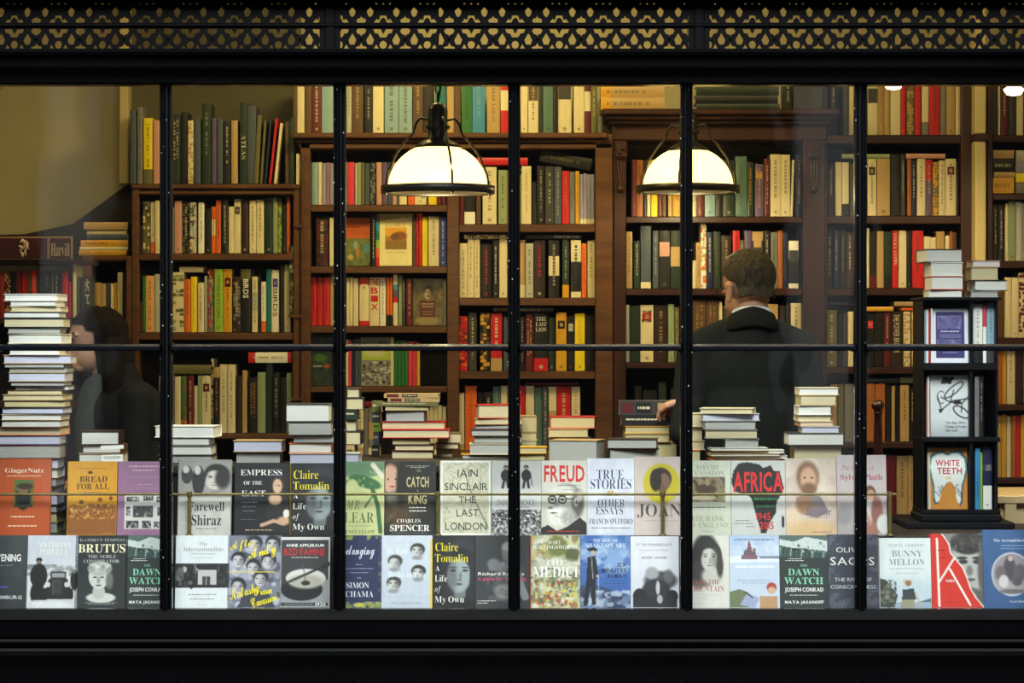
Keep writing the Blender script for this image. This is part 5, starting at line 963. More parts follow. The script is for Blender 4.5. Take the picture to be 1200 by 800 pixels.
# ------------------------------------------------------------------ lower row
A = Art((62, 66, 68)); A.grad(0, 1, (46, 49, 52)); A.noise(0, 0, 1, 1, [(70, 74, 76), (50, 53, 56)], 20, .12, .3)
low(-27, 31, 628, A, [('THE EVENING', 'B', .0, .26, .86, .36, W_), ('LIMBURG', 'B', .40, .83, .90, .88, (200, 200, 204))], 'plain dark grey book cut by the left picture edge, lower row', edge='dkgrey', marks=[(.34, .70, .62, .76, (84, 74, 160)), (.04, .41, .7, .43, (130, 132, 136))])
A = Art((198, 202, 214)); A.grad(.25, .6, (214, 214, 212)); A.noise(0, .40, 1, .56, [(110, 110, 112), (150, 150, 150)], 40, .05, .5, 1.6); A.ell(.24, .34, .06, .035, (24, 24, 26)); A.ell(.24, .38, .045, .035, (120, 112, 106)); A.ell(.24, .56, .17, .17, (26, 26, 28), .08); A.ell(.22, .8, .14, .16, (22, 22, 24), .15); A.rect(.46, .50, .78, .60, (60, 60, 62)); A.rect(.50, .52, .74, .58, (150, 152, 156)); A.poly([(.44, .60), (.80, .60), (.86, .72), (.84, .88), (.40, .88), (.38, .72)], (34, 34, 36)); A.rect(.52, .62, .70, .82, (88, 88, 90)); A.rect(.53, .64, .69, .81, (54, 54, 56)); A.ell(.42, .68, .055, .036, (206, 206, 206), .1); A.ell(.80, .68, .055, .036, (206, 206, 206), .1); A.ell(.36, .82, .07, .09, (24, 24, 26), .1); A.ell(.86, .82, .07, .09, (24, 24, 26), .1); A.ell(.94, .62, .08, .14, (28, 28, 30), .2); A.ell(.94, .50, .035, .028, (120, 112, 106)); A.poly([(.10, .9), (.9, .88), (1, 1), (0, 1)], (196, 198, 202)); A.ell(.5, .97, .4, .06, (220, 220, 224), .5)
low(30, 90, 628, A, [('ANTHONY', 'S', .20, .09, .88, .17, (232, 232, 214)), ('POWELL', 'S', .24, .19, .82, .27, (232, 232, 214)), ('HILARY', 'B', .12, .92, .36, .955, W_)], 'black and white biography with a chauffeur and vintage car', edge=(60, 62, 66), spinecol='black')
A = Art((34, 38, 38)); A.grad(0, 1, (44, 48, 48)); A.ell(.50, .86, .28, .07, (206, 206, 200), .2); A.ell(.46, .78, .12, .10, (186, 186, 180), .2); A.ell(.46, .57, .20, .17, (204, 204, 198), .12); A.ell(.47, .46, .23, .10, (176, 176, 170), .15); A.noise(.26, .38, .70, .5, [(120, 120, 116), (214, 214, 208)], 40, .03, .6); A.ell(.38, .58, .04, .012, (60, 60, 58)); A.ell(.52, .58, .04, .012, (60, 60, 58)); A.ell(.45, .62, .03, .05, (150, 150, 146)); A.ell(.45, .69, .06, .010, (90, 90, 88)); A.ell(.66, .62, .07, .12, (110, 110, 106), .6)
low(87, 148.5, 628, A, [('KATHRYN TEMPEST', 'S', .08, .045, .94, .085, (176, 180, 176)), ('BRUTUS', 'SB', .05, .12, .95, .24, (240, 230, 196)), ('THE NOBLE', 'S', .24, .27, .78, .315, (186, 190, 186)), ('CONSPIRATOR', 'S', .16, .335, .84, .38, (186, 190, 186))], 'dark book with a white marble bust, lower row', edge='black', marks=[(.2, .925, .8, .94, (170, 170, 166)), (.26, .945, .74, .96, (170, 170, 166))])
def dawn():
    A = Art((44, 52, 52)); A.rect(0, 0, 1, .30, (84, 104, 98)); A.poly([(0, .05), (.3, .09), (.55, .02), (1, .08), (1, .22), (.55, .18), (0, .16)], (200, 208, 206)); A.poly([(0, .14), (1, .26), (1, .31), (0, .30)], (62, 84, 80))
    for k in range(14): A.line([(.02+k*.075, .17+k*.006), (.0+k*.075, .27+k*.004)], .016, (196, 206, 200) if k % 3 == 0 else (30, 38, 38))
    A.noise(.25, .08, .95, .24, [(30, 36, 36), (190, 196, 190)], 30, .025, .8); A.rect(0, .31, 1, 1, (44, 52, 52)); return A
dt = [('THE', 'S', .42, .40, .58, .43, (150, 210, 180)), ('DAWN', 'SB', .17, .46, .82, .555, (140, 208, 176)), ('WATCH', 'SB', .09, .58, .90, .675, (140, 208, 176)), ('JOSEPH CONRAD', 'B', .10, .72, .90, .795, W_), ('MAYA JASANOFF', 'B', .10, .90, .90, .955, W_)]
dm = [(.18, .32, .46, .335, W_), (.12, .345, .5, .36, W_), (.2, .82, .78, .84, (200, 200, 196))]
low(146, 197, 628, dawn(), dt, 'dark book lettered THE DAWN WATCH, cut by the first window bar', edge='slate', marks=dm)
A = Art((222, 226, 230)); A.rect(0, .39, 1, .72, (34, 34, 36)); A.rect(.42, .48, .76, .68, (190, 190, 186)); A.rect(.50, .57, .64, .68, (60, 60, 60)); A.line([(.57, .58), (.57, .68)], .014, (190, 190, 186)); A.ell(.16, .47, .05, .04, (190, 184, 176)); A.ell(.30, .60, .06, .14, (18, 18, 18)); A.ell(.08, .54, .08, .10, (90, 90, 88)); A.line([(.36, .44), (.46, .50)], .02, (170, 168, 164)); A.noise(0, .39, .42, .72, BWc, 30, .035, .4); A.noise(.78, .4, 1, .72, BWc[:3], 14, .04, .5)
low(205, 268, 628, A, [('The', 'S', .42, .09, .58, .14, (150, 152, 156)), ('Internationalists', 'S', .14, .16, .88, .22, (140, 142, 148))], 'white book with a dark photograph band of men at a ballot box', edge='teal', spinecol='teal', marks=[(.28, .25, .74, .275, (170, 172, 178)), (.3, .31, .7, .325, (170, 172, 178)), (.24, .81, .76, .84, (160, 162, 166)), (.28, .87, .72, .90, (160, 162, 166)), (.42, .96, .58, .97, (170, 170, 170))])
A = Art((120, 122, 140)); A.noise(0, 0, 1, 1, [(60, 60, 70), (170, 172, 190), (96, 98, 116), (210, 210, 220)], 90, .08, .6)
for cx, cy in ((.2, .34), (.48, .44), (.76, .36), (.62, .60), (.2, .70), (.84, .12), (.5, .12)): A.face(cx, cy, .30, .22, (196, 192, 196), (40, 40, 46))
A.poly([(.3, .8), (.55, .72), (.8, .82), (.9, 1), (.2, 1)], (60, 62, 72)); A.rect(0, .50, .9, .515, (220, 200, 60))
low(266, 328.5, 628, A, [('After', 'C', .04, .06, .48, .22, (246, 228, 20), .2), ('Andy', 'C', .38, .14, .92, .34, (246, 228, 20), .25), ('Natasha', 'C', .02, .70, .60, .84, (246, 228, 20), .3), ('Fraser', 'C', .50, .70, .84, .82, (246, 228, 20), .15), ('Cavassoni', 'C', .44, .82, .94, .95, (246, 228, 20), .3)], 'grey crowd-photo book with yellow handwritten lettering', edge=(160, 110, 150), marks=[])
A = Art((58, 58, 60)); A.rect(0, 0, 1, .035, (214, 214, 210)); A.rect(0, 0, .03, 1, (200, 200, 196)); A.rect(.97, 0, 1, 1, (200, 200, 196)); A.poly([(0, .78), (.4, .60), (1, .60), (1, 1), (0, 1)], (150, 152, 156)); A.ell(.44, .74, .42, .16, (24, 24, 26), .05); A.ell(.52, .58, .40, .13, (216, 214, 206), .05); A.ell(.52, .63, .34, .10, (176, 172, 160), .4); A.ell(.52, .65, .09, .035, (40, 38, 36), .2); A.line([(.10, .66), (.92, .40)], .05, (46, 44, 42)); A.line([(.86, .43), (.99, .38)], .08, (40, 38, 38)); A.line([(.46, .40), (.52, .62)], .018, (90, 88, 86)); A.rect(.03, .93, .97, .97, (40, 40, 42))
low(327.5, 386, 630, A, [('ANNE APPLEBAUM', 'B', .12, .095, .88, .14, W_), ('RED FAMINE', 'B', .08, .16, .90, .26, (190, 44, 50)), ('1933', 'B', .72, .925, .92, .975, W_)], 'grey book lettered RED FAMINE with a bowl and its black shadow', edge='grey', marks=[(.22, .285, .78, .30, W_), (.1, .945, .66, .965, (150, 150, 150))])
A = Art((38, 44, 80)); A.noise(0, .92, 1, 1, [(150, 160, 80), (90, 100, 110)], 26, .05, .8); A.noise(0, 0, 1, .06, [(150, 160, 80), (60, 80, 110)], 16, .04, .8); A.noise(.92, 0, 1, 1, [(100, 110, 90), (60, 70, 110)], 26, .03, .7); A.ell(.5, .96, .12, .03, (190, 190, 80), .3)
low(394, 447, 628, A, [('Belonging', 'C', .06, .13, .84, .33, (214, 218, 232)), ('SIMON', 'S', .22, .65, .72, .73, (226, 228, 236)), ('SCHAMA', 'S', .12, .77, .82, .85, (226, 228, 236))], 'navy blue book with ornamental border and white script title', edge='navy', marks=[(.42, .40, .58, .42, (150, 156, 190)), (.2, .455, .82, .475, (150, 156, 190)), (.3, .51, .7, .53, (150, 156, 190)), (.46, .58, .54, .61, (150, 156, 190))])
A = Art((206, 212, 224)); A.grad(.2, 1, (190, 198, 212))
for cx, cy, hr in ((.70, .21, (60, 58, 56)), (.26, .37, (70, 68, 66)), (.72, .51, (50, 48, 46)), (.24, .67, (64, 62, 60))): A.face(cx, cy, .30, .19, (206, 204, 202), hr); A.ell(cx, cy+.10, .10, .03, (150, 150, 154), .6)
A.rect(.96, .05, 1, 1, (226, 196, 60))
low(446.5, 506.5, 628, A, [('The World', 'S', .12, .18, .50, .26, (232, 238, 246)), ('Broke in Two', 'S', .14, .50, .86, .58, (232, 238, 246)), ('BILL GOLDSTEIN', 'S', .20, .915, .80, .95, (150, 154, 160))], 'pale blue-white book with four small engraved heads', edge=(226, 196, 60), marks=[(.1, .85, .9, .855, (160, 166, 176)), (.16, .10, .84, .105, (160, 166, 176))])
low(507, 556.5, 628, tomalin(), tt, 'black and white portrait memoir lettered A Life of My Own, lower row', edge='dkgrey')
A = Art((56, 58, 60)); A.ell(.62, .62, .28, .30, (92, 94, 96), .4); A.ell(.60, .22, .12, .14, (110, 108, 106), .35); A.ell(.6, .16, .11, .06, (150, 150, 150), .5); A.ell(.52, .78, .16, .10, (150, 148, 146), .5); A.line([(.3, .46), (.5, .40)], .10, (130, 130, 132)); A.line([(.74, .5), (.92, .85)], .14, (140, 142, 146)); A.noise(.2, .35, .8, .9, [(70, 72, 74), (130, 132, 134)], 30, .06, .35); A.ell(.34, .40, .12, .08, (120, 122, 124), .5)
low(557, 620.5, 628, A, [('Richard Rogers', 'B', .05, .51, .90, .565, W_), ('A place for all people', 'B', .04, .58, .94, .635, (226, 76, 120))], 'dark grey book with a seated grey figure and small pink subtitle', edge='dkgrey', marks=[(.04, .90, .38, .915, W_), (.04, .93, .24, .945, W_)])
A = Art((180, 176, 140)); A.noise(0, 0, 1, 1, [(120, 122, 80), (206, 204, 186), (90, 96, 66), (160, 120, 80), (196, 190, 120), (220, 220, 214)], 260, .07, .6); A.ell(.55, .16, .20, .14, (110, 118, 60), .4); A.ell(.84, .27, .14, .10, (90, 92, 60), .3); A.noise(.1, .62, .9, .98, [(170, 70, 50), (206, 196, 90), (70, 90, 80), (220, 210, 190), (196, 150, 60)], 110, .035, .8); A.ell(.5, .42, .5, .10, (206, 204, 190), .5, .7); A.line([(.0, .6), (.4, .45), (.9, .58)], .03, (80, 90, 60)); A.rect(0, 0, .02, 1, (150, 60, 40))
low(621, 680, 628, A, [('MARY', 'S', .36, .07, .62, .12, W_), ('HOLLINGSWORTH', 'S', .06, .135, .94, .19, W_), ('THE', 'S', .30, .34, .72, .41, W_), ('MEDICI', 'S', .06, .43, .96, .58, (246, 246, 240))], 'busy green and gold Renaissance-scene book lettered THE MEDICI', edge='maroon')
A = Art((60, 100, 170)); A.ell(.5, .3, .7, .2, (150, 180, 216), .9, .8); A.noise(0, 0, 1, .55, [(40, 76, 150), (130, 160, 206), (190, 206, 226)], 40, .09, .45); A.poly([(0, .70), (.2, .66), (.5, .72), (.8, .80), (1, .84), (1, 1), (0, 1)], (54, 72, 110)); A.noise(0, .76, 1, 1, [(190, 200, 216), (40, 50, 80), (120, 140, 170)], 80, .05, .7, 1.8); A.rect(0, .86, .55, 1, (150, 166, 190), .5)
A.ell(.24, .20, .11, .02, (20, 20, 22), .1); A.rect(.18, .16, .30, .21, (20, 20, 22)); A.ell(.25, .245, .05, .035, (190, 170, 156)); A.poly([(.14, .30), (.30, .28), (.36, .55), (.30, .62), (.12, .62)], (30, 30, 36)); A.poly([(.12, .60), (.30, .60), (.30, .96), (.22, .96), (.20, .7), (.14, .97), (.05, .97)], (24, 24, 30)); A.line([(.22, .30), (.25, .6)], .014, (190, 190, 196)); A.line([(.36, .58), (.35, .96)], .012, (200, 200, 200)); A.ell(.34, .56, .03, .02, (190, 170, 156))
low(680.5, 739, 628, A, [('NICHOLAS', 'S', .26, .045, .74, .095, (220, 228, 240)), ('SHAKESPEARE', 'S', .10, .11, .92, .17, (220, 228, 240)), ('SIX', 'B', .74, .38, .92, .44, (28, 40, 74)), ('MINUTES', 'B', .42, .455, .92, .515, (28, 40, 74)), ('IN MAY', 'B', .54, .53, .92, .59, (28, 40, 74))], 'blue book lettered SIX MINUTES IN MAY with a hatted man and cane', edge='navy', marks=[(.60, .62, .92, .635, (60, 76, 120)), (.5, .66, .92, .675, (60, 76, 120)), (.56, .70, .92, .715, (60, 76, 120))])
A = Art((222, 222, 230)); A.grad(.3, 1, (206, 206, 218)); A.ell(.62, .62, .34, .13, (70, 70, 74), .3); A.ell(.44, .52, .14, .09, (160, 160, 164), .4); A.ell(.78, .56, .10, .09, (100, 100, 104), .5); A.ell(.52, .78, .30, .18, (44, 44, 48), .2); A.ell(.18, .84, .14, .11, (24, 24, 26), .12); A.ell(.86, .84, .12, .09, (28, 28, 30), .12); A.poly([(.04, .86), (.96, .86), (.96, .99), (.04, .99)], (34, 34, 36)); A.ell(.56, .72, .04, .10, (190, 190, 194), .3); A.ell(.6, .88, .06, .06, (170, 170, 176), .3)
low(739.5, 796, 629, A, [('ADAM', 'G', .22, .285, .44, .315, (70, 70, 76)), ('GOPNIK', 'G', .50, .285, .76, .315, (70, 70, 76)), ('AT THE STRANGERS\' GATE', 'G', .12, .10, .86, .135, (120, 120, 130))], 'white book with a dark smoky armchair picture', edge='white', marks=[(.2, .19, .78, .21, (180, 180, 190))])
A = Art((216, 212, 202)); A.ell(.44, .34, .36, .36, (46, 44, 42), .2); A.ell(.26, .55, .20, .20, (60, 58, 56), .3); A.face(.54, .30, .56, .42, (206, 202, 194), (50, 48, 46), .7); A.ell(.6, .56, .26, .12, (196, 192, 184), .4); A.ell(.78, .42, .08, .16, (60, 58, 56), .5); A.grad(.6, .9, (214, 210, 202)); A.rect(.0, .1, .04, .4, (216, 212, 202))
low(806, 855, 628, A, [('INTO THE', 'S', .10, .61, .78, .675, (176, 90, 90)), ('MOUNTAIN', 'S', .06, .70, .88, .775, (176, 90, 90))], 'white book with a long-haired young woman and pale red lettering', edge='white', marks=[(.1, .82, .8, .83, (170, 166, 160)), (.1, .86, .5, .87, (170, 166, 160)), (.1, .94, .4, .95, (150, 146, 140))])
A = Art((196, 208, 226)); A.rect(0, 0, 1, .14, (176, 194, 222)); A.noise(.0, .02, 1, .3, [(214, 222, 236), (180, 196, 222)], 20, .10, .4); A.poly([(0, .30), (.3, .27), (.6, .30), (1, .29), (1, .36), (0, .38)], (226, 232, 240)); A.poly([(.26, .32), (.30, .20), (.34, .24), (.37, .12), (.40, .06), (.43, .12), (.46, .22), (.52, .2), (.54, .32)], (112, 86, 100)); A.ell(.33, .22, .03, .025, (90, 110, 96)); A.ell(.40, .14, .025, .03, (150, 80, 80)); A.ell(.50, .20, .03, .025, (150, 100, 70)); A.rect(.24, .28, .56, .33, (130, 96, 104)); A.rect(.6, .29, 1, .32, (120, 130, 150))
A.poly([(0, .78), (.2, .74), (.4, .80), (.4, 1), (0, 1)], (110, 120, 86)); A.poly([(.2, .96), (.34, .80), (.60, .86), (.50, 1)], (160, 166, 200)); A.line([(.3, .78), (.46, .86)], .02, (40, 40, 44)); A.rect(.60, .84, .96, 1, (186, 146, 108)); A.ell(.84, .72, .10, .07, (170, 70, 56), .2); A.ell(.84, .76, .08, .05, (206, 170, 140), .3)
low(855.5, 914, 628, A, [], 'pale blue book with a domed cathedral in snow and a reader below', edge='ltblue', marks=[(.10, .05, .90, .085, (120, 132, 160)), (.12, .42, .90, .48, (232, 240, 250)), (.16, .62, .86, .635, (130, 150, 190)), (.26, .655, .78, .67, (130, 150, 190))])
low(914.5, 971, 628, dawn(), dt, 'dark book lettered THE DAWN WATCH standing whole, right of the snow scene', edge='slate', marks=dm)
A = Art((66, 68, 80)); A.grad(0, 1, (58, 60, 72))
for cx, cy in ((.12, .12), (.86, .06), (.08, .55), (.92, .40), (.16, .9), (.86, .86), (.5, .30), (.92, .68), (.4, .98)):
    for rr_ in (.06, .10, .14): A.line([(cx+rr_*math.cos(t), cy+rr_/1.45*math.sin(t)) for t in np.linspace(0, 5.0, 16)], .012, (122, 126, 140), .8)
A.rect(.04, .14, .96, .45, (62, 64, 76), .8); A.rect(.04, .56, .96, .76, (62, 64, 76), .8)
low(971.5, 1030.5, 627, A, [('OLIVER', 'G', .16, .175, .78, .245, W_), ('SACKS', 'G', .04, .31, .92, .42, W_), ('THE RIVER OF', 'G', .12, .59, .86, .64, (214, 216, 222)), ('CONSCIOUSNESS', 'G', .04, .69, .94, .74, (214, 216, 222))], 'slate grey book with thin white swirls, crossed by the fifth window bar', edge='slate')
A = Art((216, 222, 222)); A.grad(.5, .7, (190, 204, 214)); A.poly([(.0, .58), (.12, .60), (.24, .72), (.34, .82), (.28, 1), (0, 1)], (62, 66, 56)); A.noise(0, .60, .32, 1, [(40, 46, 38), (90, 92, 78), (130, 130, 116)], 40, .04, .6); A.rect(.3, .92, 1, 1, (150, 170, 190)); A.poly([(.74, .92), (1, .86), (1, .92)], (90, 100, 100)); A.ell(.54, .62, .10, .018, (196, 170, 130), .2); A.ell(.55, .65, .06, .04, (150, 110, 80)); A.poly([(.44, .74), (.66, .72), (.70, .88), (.42, .88)], (56, 62, 68)); A.poly([(.42, .88), (.66, .88), (.68, 1), (.38, 1)], (150, 146, 120)); A.line([(.68, .78), (.80, 1)], .03, (196, 160, 136))
low(1032, 1092, 631, A, [('MERYL GORDON', 'S', .16, .085, .88, .125, (150, 160, 166)), ('BUNNY', 'S', .24, .18, .84, .27, (120, 136, 146)), ('MELLON', 'S', .18, .30, .88, .39, (120, 136, 146))], 'white book with a straw-hatted woman seen from behind by the shore', edge='white', marks=[(.18, .435, .88, .455, (160, 170, 176)), (.30, .50, .76, .52, (160, 170, 176))])
A = Art((120, 118, 114)); A.rect(0, 0, 1, 1, (128, 126, 122)); A.ell(.72, .45, .34, .40, (176, 174, 170), .15); A.ell(.72, .13, .34, .15, (52, 50, 48), .2); A.noise(.40, .02, 1, .22, [(40, 38, 36), (96, 94, 90), (70, 68, 66)], 50, .05, .7); A.ell(.62, .38, .09, .03, (56, 54, 52), .4); A.ell(.90, .38, .09, .03, (56, 54, 52), .4); A.ell(.60, .33, .10, .02, (50, 48, 46), .4); A.ell(.90, .33, .10, .02, (50, 48, 46), .4); A.ell(.74, .50, .06, .07, (120, 118, 114), .5); A.ell(.74, .62, .11, .022, (90, 86, 84), .3); A.ell(.74, .78, .2, .05, (96, 94, 92), .6); A.rect(.86, .78, 1, 1, (90, 88, 86)); A.ell(.98, .5, .08, .3, (90, 88, 86), .6)
P = [(.20, 0), (.26, .05), (.34, .14), (.37, .26), (.46, .34), (.60, .46), (.68, .60), (.74, .74), (.84, .86), (1.0, 1)]
A.poly([(0, 0)]+P+[(0, 1)], (206, 48, 34)); A.line([(x+.01, y) for x, y in P], .022, (240, 236, 230))
A.line([(.12, .07), (.14, .97)], .042, (244, 240, 236)); A.line([(.14, .66), (.44, .34)], .036, (244, 240, 236)); A.line([(.36, .48), (.74, .96)], .040, (244, 240, 236))
low(1092.5, 1153, 626, A, [('KAFKA', 'B', .28, .62, .44, .655, W_)], 'red and grey book split by a big white letter K beside a young man', edge='red', marks=[(.12, .22, .28, .24, (90, 30, 26)), (.16, .32, .28, .34, (90, 30, 26)), (.34, .74, .38, .76, (120, 30, 26)), (.28, .92, .42, .935, (120, 30, 26))])
A = Art((62, 96, 144)); A.grad(0, 1, (56, 88, 134)); A.ell(.56, .57, .40, .28, (196, 196, 206), .03); A.ell(.56, .57, .37, .26, (150, 140, 146), .04); A.ell(.56, .68, .34, .12, (166, 158, 160), .4); A.ell(.52, .50, .12, .16, (80, 74, 80), .3); A.ell(.54, .37, .05, .035, (190, 170, 160), .3); A.ell(.34, .56, .10, .10, (110, 100, 104), .3); A.ell(.72, .55, .12, .11, (100, 94, 100), .3); A.ell(.40, .66, .10, .08, (206, 200, 200), .4); A.ell(.66, .66, .10, .06, (90, 84, 90), .4); A.ell(.56, .79, .26, .03, (110, 104, 108), .4)
low(1153.5, 1213, 621.5, A, [('The Accomplished Lady', 'S', .22, .115, 1.0, .165, (216, 224, 236)), ('Noël Riley', 'S', .50, .905, .84, .94, (206, 214, 226))], 'blue book with a round engraving of figures, lower row far right', edge=(54, 82, 124), marks=[(.36, .20, .9, .215, (170, 190, 214)), (.34, .24, .88, .25, (170, 190, 214))])

# ------------------------------------------------------------------ face-out covers on the shelves behind
def shelf_face(a, b, top, base, Y, art, texts, label, **k): return cover_book(a, b, top, base, Y, art, texts, label, None, **k)
A = Art((186, 84, 36), 40, 60); A.rect(0, .43, 1, 1, (104, 116, 62)); A.noise(0, .43, 1, 1, [(70, 92, 60), (130, 132, 76), (90, 104, 50)], 50, .09, .5); A.ell(.42, .57, .10, .09, (130, 160, 160), .3); A.ell(.86, .64, .14, .10, (80, 140, 150), .3); A.ell(.5, .72, .08, .12, (180, 120, 60), .4); A.ell(.2, .82, .12, .06, (196, 170, 80), .5); A.rect(0, .38, 1, .42, (200, 100, 50))
shelf_face(405, 433.4, 255, 311.3, 1.94, A, [], 'face-out book, orange above a green garden painting, second shelf of centre bookcase', edge='cream', t=.02, lean=3, marks=[(.02, .19, .55, .22, (90, 40, 20)), (.02, .28, .7, .29, (120, 60, 30))])
A = Art((236, 226, 170), 40, 60); A.rect(.16, .27, .84, .68, (176, 120, 44)); A.rect(.16, .27, .84, .44, (226, 164, 50)); A.ell(.62, .42, .22, .08, (140, 80, 40), .3); A.ell(.46, .44, .12, .07, (110, 76, 44), .3); A.rect(.16, .52, .84, .68, (140, 108, 50)); A.poly([(0, 0), (1, 0), (1, .06), (0, .13)], (150, 136, 90))
shelf_face(445, 482.8, 250.5, 311.3, 1.93, A, [('ELMET', 'S', .18, .17, .80, .25, (190, 150, 80)), ('Fiona Mozley', 'S', .20, .71, .80, .77, (190, 170, 110))], 'cream face-out book with a small orange landscape, centre bookcase', edge='cream', t=.02, lean=3)
A = Art((112, 100, 64), 40, 60); A.noise(0, 0, 1, 1, [(70, 62, 40), (146, 134, 92), (96, 84, 52)], 70, .09, .5); A.face(.50, .30, .34, .30, (186, 166, 122), (28, 24, 20)); A.ell(.5, .37, .08, .012, (30, 24, 20)); A.ell(.5, .9, .4, .1, (150, 136, 96), .5); A.rect(.22, .47, .76, .82, (84, 30, 28))
shelf_face(484, 518.8, 326.5, 381.3, 1.94, A, [], 'olive face-out book with a moustached man and maroon title box', edge='olive', t=.02, lean=3, marks=[(.28, .53, .70, .56, (220, 200, 160)), (.3, .59, .68, .62, (220, 200, 160)), (.3, .70, .68, .72, (200, 150, 120)), (.34, .76, .64, .78, (200, 150, 120))])
A = Art((34, 50, 40), 40, 60); A.noise(0, 0, 1, 1, [(20, 26, 24), (44, 80, 44), (60, 66, 60)], 50, .09, .6); A.ell(.4, .45, .3, .08, (60, 110, 50), .5); A.ell(.72, .62, .16, .04, (170, 70, 50), .4); A.rect(.1, .60, .5, .64, (150, 160, 140))
shelf_face(364.6, 390.2, 391.8, 451.8, 1.94, A, [], 'dark green face-out book left of the second window bar', edge='dkgreen', t=.02, lean=3)
A = Art((120, 120, 110), 40, 60); A.rect(0, 0, 1, .24, (96, 104, 90)); A.rect(0, .24, 1, .47, (160, 186, 50)); A.rect(.5, .1, .8, .3, (60, 56, 50)); A.ell(.4, .3, .4, .10, (190, 190, 150), .5); A.rect(0, .46, 1, 1, (130, 128, 116)); A.noise(0, .5, 1, .98, BWc, 170, .05, .75); A.rect(.92, 0, 1, 1, (206, 196, 150))
shelf_face(424, 461.2, 395, 451.8, 1.93, A, [], 'face-out book with a lime band above a black and white crowd', edge='cream', t=.02, lean=3)
# display stand
A = Art((226, 228, 240), 44, 64); A.rect(.11, .05, .90, .92, (58, 50, 110))
for k in range(8):
    s_ = .32-.036*k; c = (.48, .40); a = .10*k; Q = [(c[0]+s_*(math.cos(a)*x-math.sin(a)*y), c[1]+.8*s_*(math.sin(a)*x+math.cos(a)*y)) for x, y in ((-1, -1), (1, -1), (1, 1), (-1, 1), (-1, -1))]; A.line(Q, .020, (134, 130, 178))
A.rect(.16, .38, .86, .56, (58, 50, 110), .75)
shelf_face(1092.6, 1135, 361.5, 425, .63, A, [], 'white-bordered purple book with nested squares on the display stand', edge='white', t=.018, lean=4, marks=[(.24, .41, .76, .45, (214, 214, 236)), (.22, .48, .80, .50, (180, 180, 214)), (.22, .52, .80, .54, (180, 180, 214)), (.3, .80, .7, .83, (150, 148, 196))])
A = Art((206, 212, 214), 56, 80); A.grad(.7, 1, (166, 174, 180)); bk = (22, 22, 24)
A.line([(.62+.24*math.cos(t)*.9-.10*math.sin(t), .24+.11*math.sin(t)-.07*math.cos(t)) for t in np.linspace(0, 6.28, 30)], .028, bk); A.line([(.80+.20*math.cos(t), .60+.08*math.sin(t)+.06*math.cos(t)) for t in np.linspace(0, 6.28, 30)], .028, bk); A.line([(.30+.10*math.cos(t), .36+.10*math.sin(t)) for t in np.linspace(1, 5.4, 20)], .014, bk)
for Q in ([(.28, .58), (.58, .42), (.98, .38)], [(.30, .36), (.52, .44), (.62, .24)], [(.52, .44), (.82, .46), (1, .34)], [(.82, .46), (.80, .60)], [(.24, .56), (.34, .56)], [(.2, .34), (.30, .56)]): A.line(Q, .026, bk)
A.ell(.70, .44, .10, .04, bk, .2); A.ell(.28, .585, .04, .03, bk); A.noise(.30, .03, .62, .14, [bk], 14, .045, .95); A.rect(.0, 0, .03, 1, (150, 60, 50))
shelf_face(1089.6, 1136, 439.5, 511.4, .63, A, [('The Spy Who', 'B', .40, .755, .90, .80, (40, 40, 44)), ('Came in from', 'B', .40, .815, .92, .86, (40, 40, 44)), ('the Cold', 'B', .40, .875, .70, .92, (40, 40, 44))], 'grey-white book with a black scribbled bicycle on the display stand', edge=(190, 180, 176), t=.018, lean=4)
A = Art((206, 138, 60), 60, 90); Tt = [(.50, .12), (.62, .08), (.80, .08), (.94, .18), (.97, .34), (.92, .50), (.86, .60), (.84, .74), (.84, .86), (.78, .93), (.72, .84), (.70, .70), (.64, .60), (.56, .55), (.46, .58), (.36, .66), (.30, .78), (.26, .88), (.18, .90), (.14, .80), (.14, .62), (.08, .46), (.04, .30), (.08, .16), (.20, .10), (.36, .08)]
A.poly([(.5+(x-.5)*1.09, .48+(y-.48)*1.07) for x, y in Tt], (34, 70, 80)); A.poly([(.5+(x-.5)*1.02, .48+(y-.48)*1.01) for x, y in Tt], (120, 170, 180)); A.poly([(.5+(x-.5)*.96, .48+(y-.48)*.96) for x, y in Tt], (232, 236, 232)); A.rect(0, 0, .05, 1, (216, 210, 190)); A.line([(.42, .50), (.6, .50)], .014, (220, 190, 60)); A.line([(.47, .46), (.52, .5), (.57, .46)], .014, (220, 190, 60))
shelf_face(1088.6, 1134, 524.5, 596.4, .63, A, [('WHITE', 'B', .18, .20, .80, .30, (196, 40, 70)), ('TEETH', 'B', .22, .325, .86, .43, (196, 40, 70)), ('Zadie', 'I', .12, .64, .42, .74, (30, 30, 34), 1.0), ('Smith', 'I', .60, .64, .94, .74, (30, 30, 34), -1.0)], 'orange book with a big white tooth lettered WHITE TEETH', edge='cream', t=.018, lean=4)
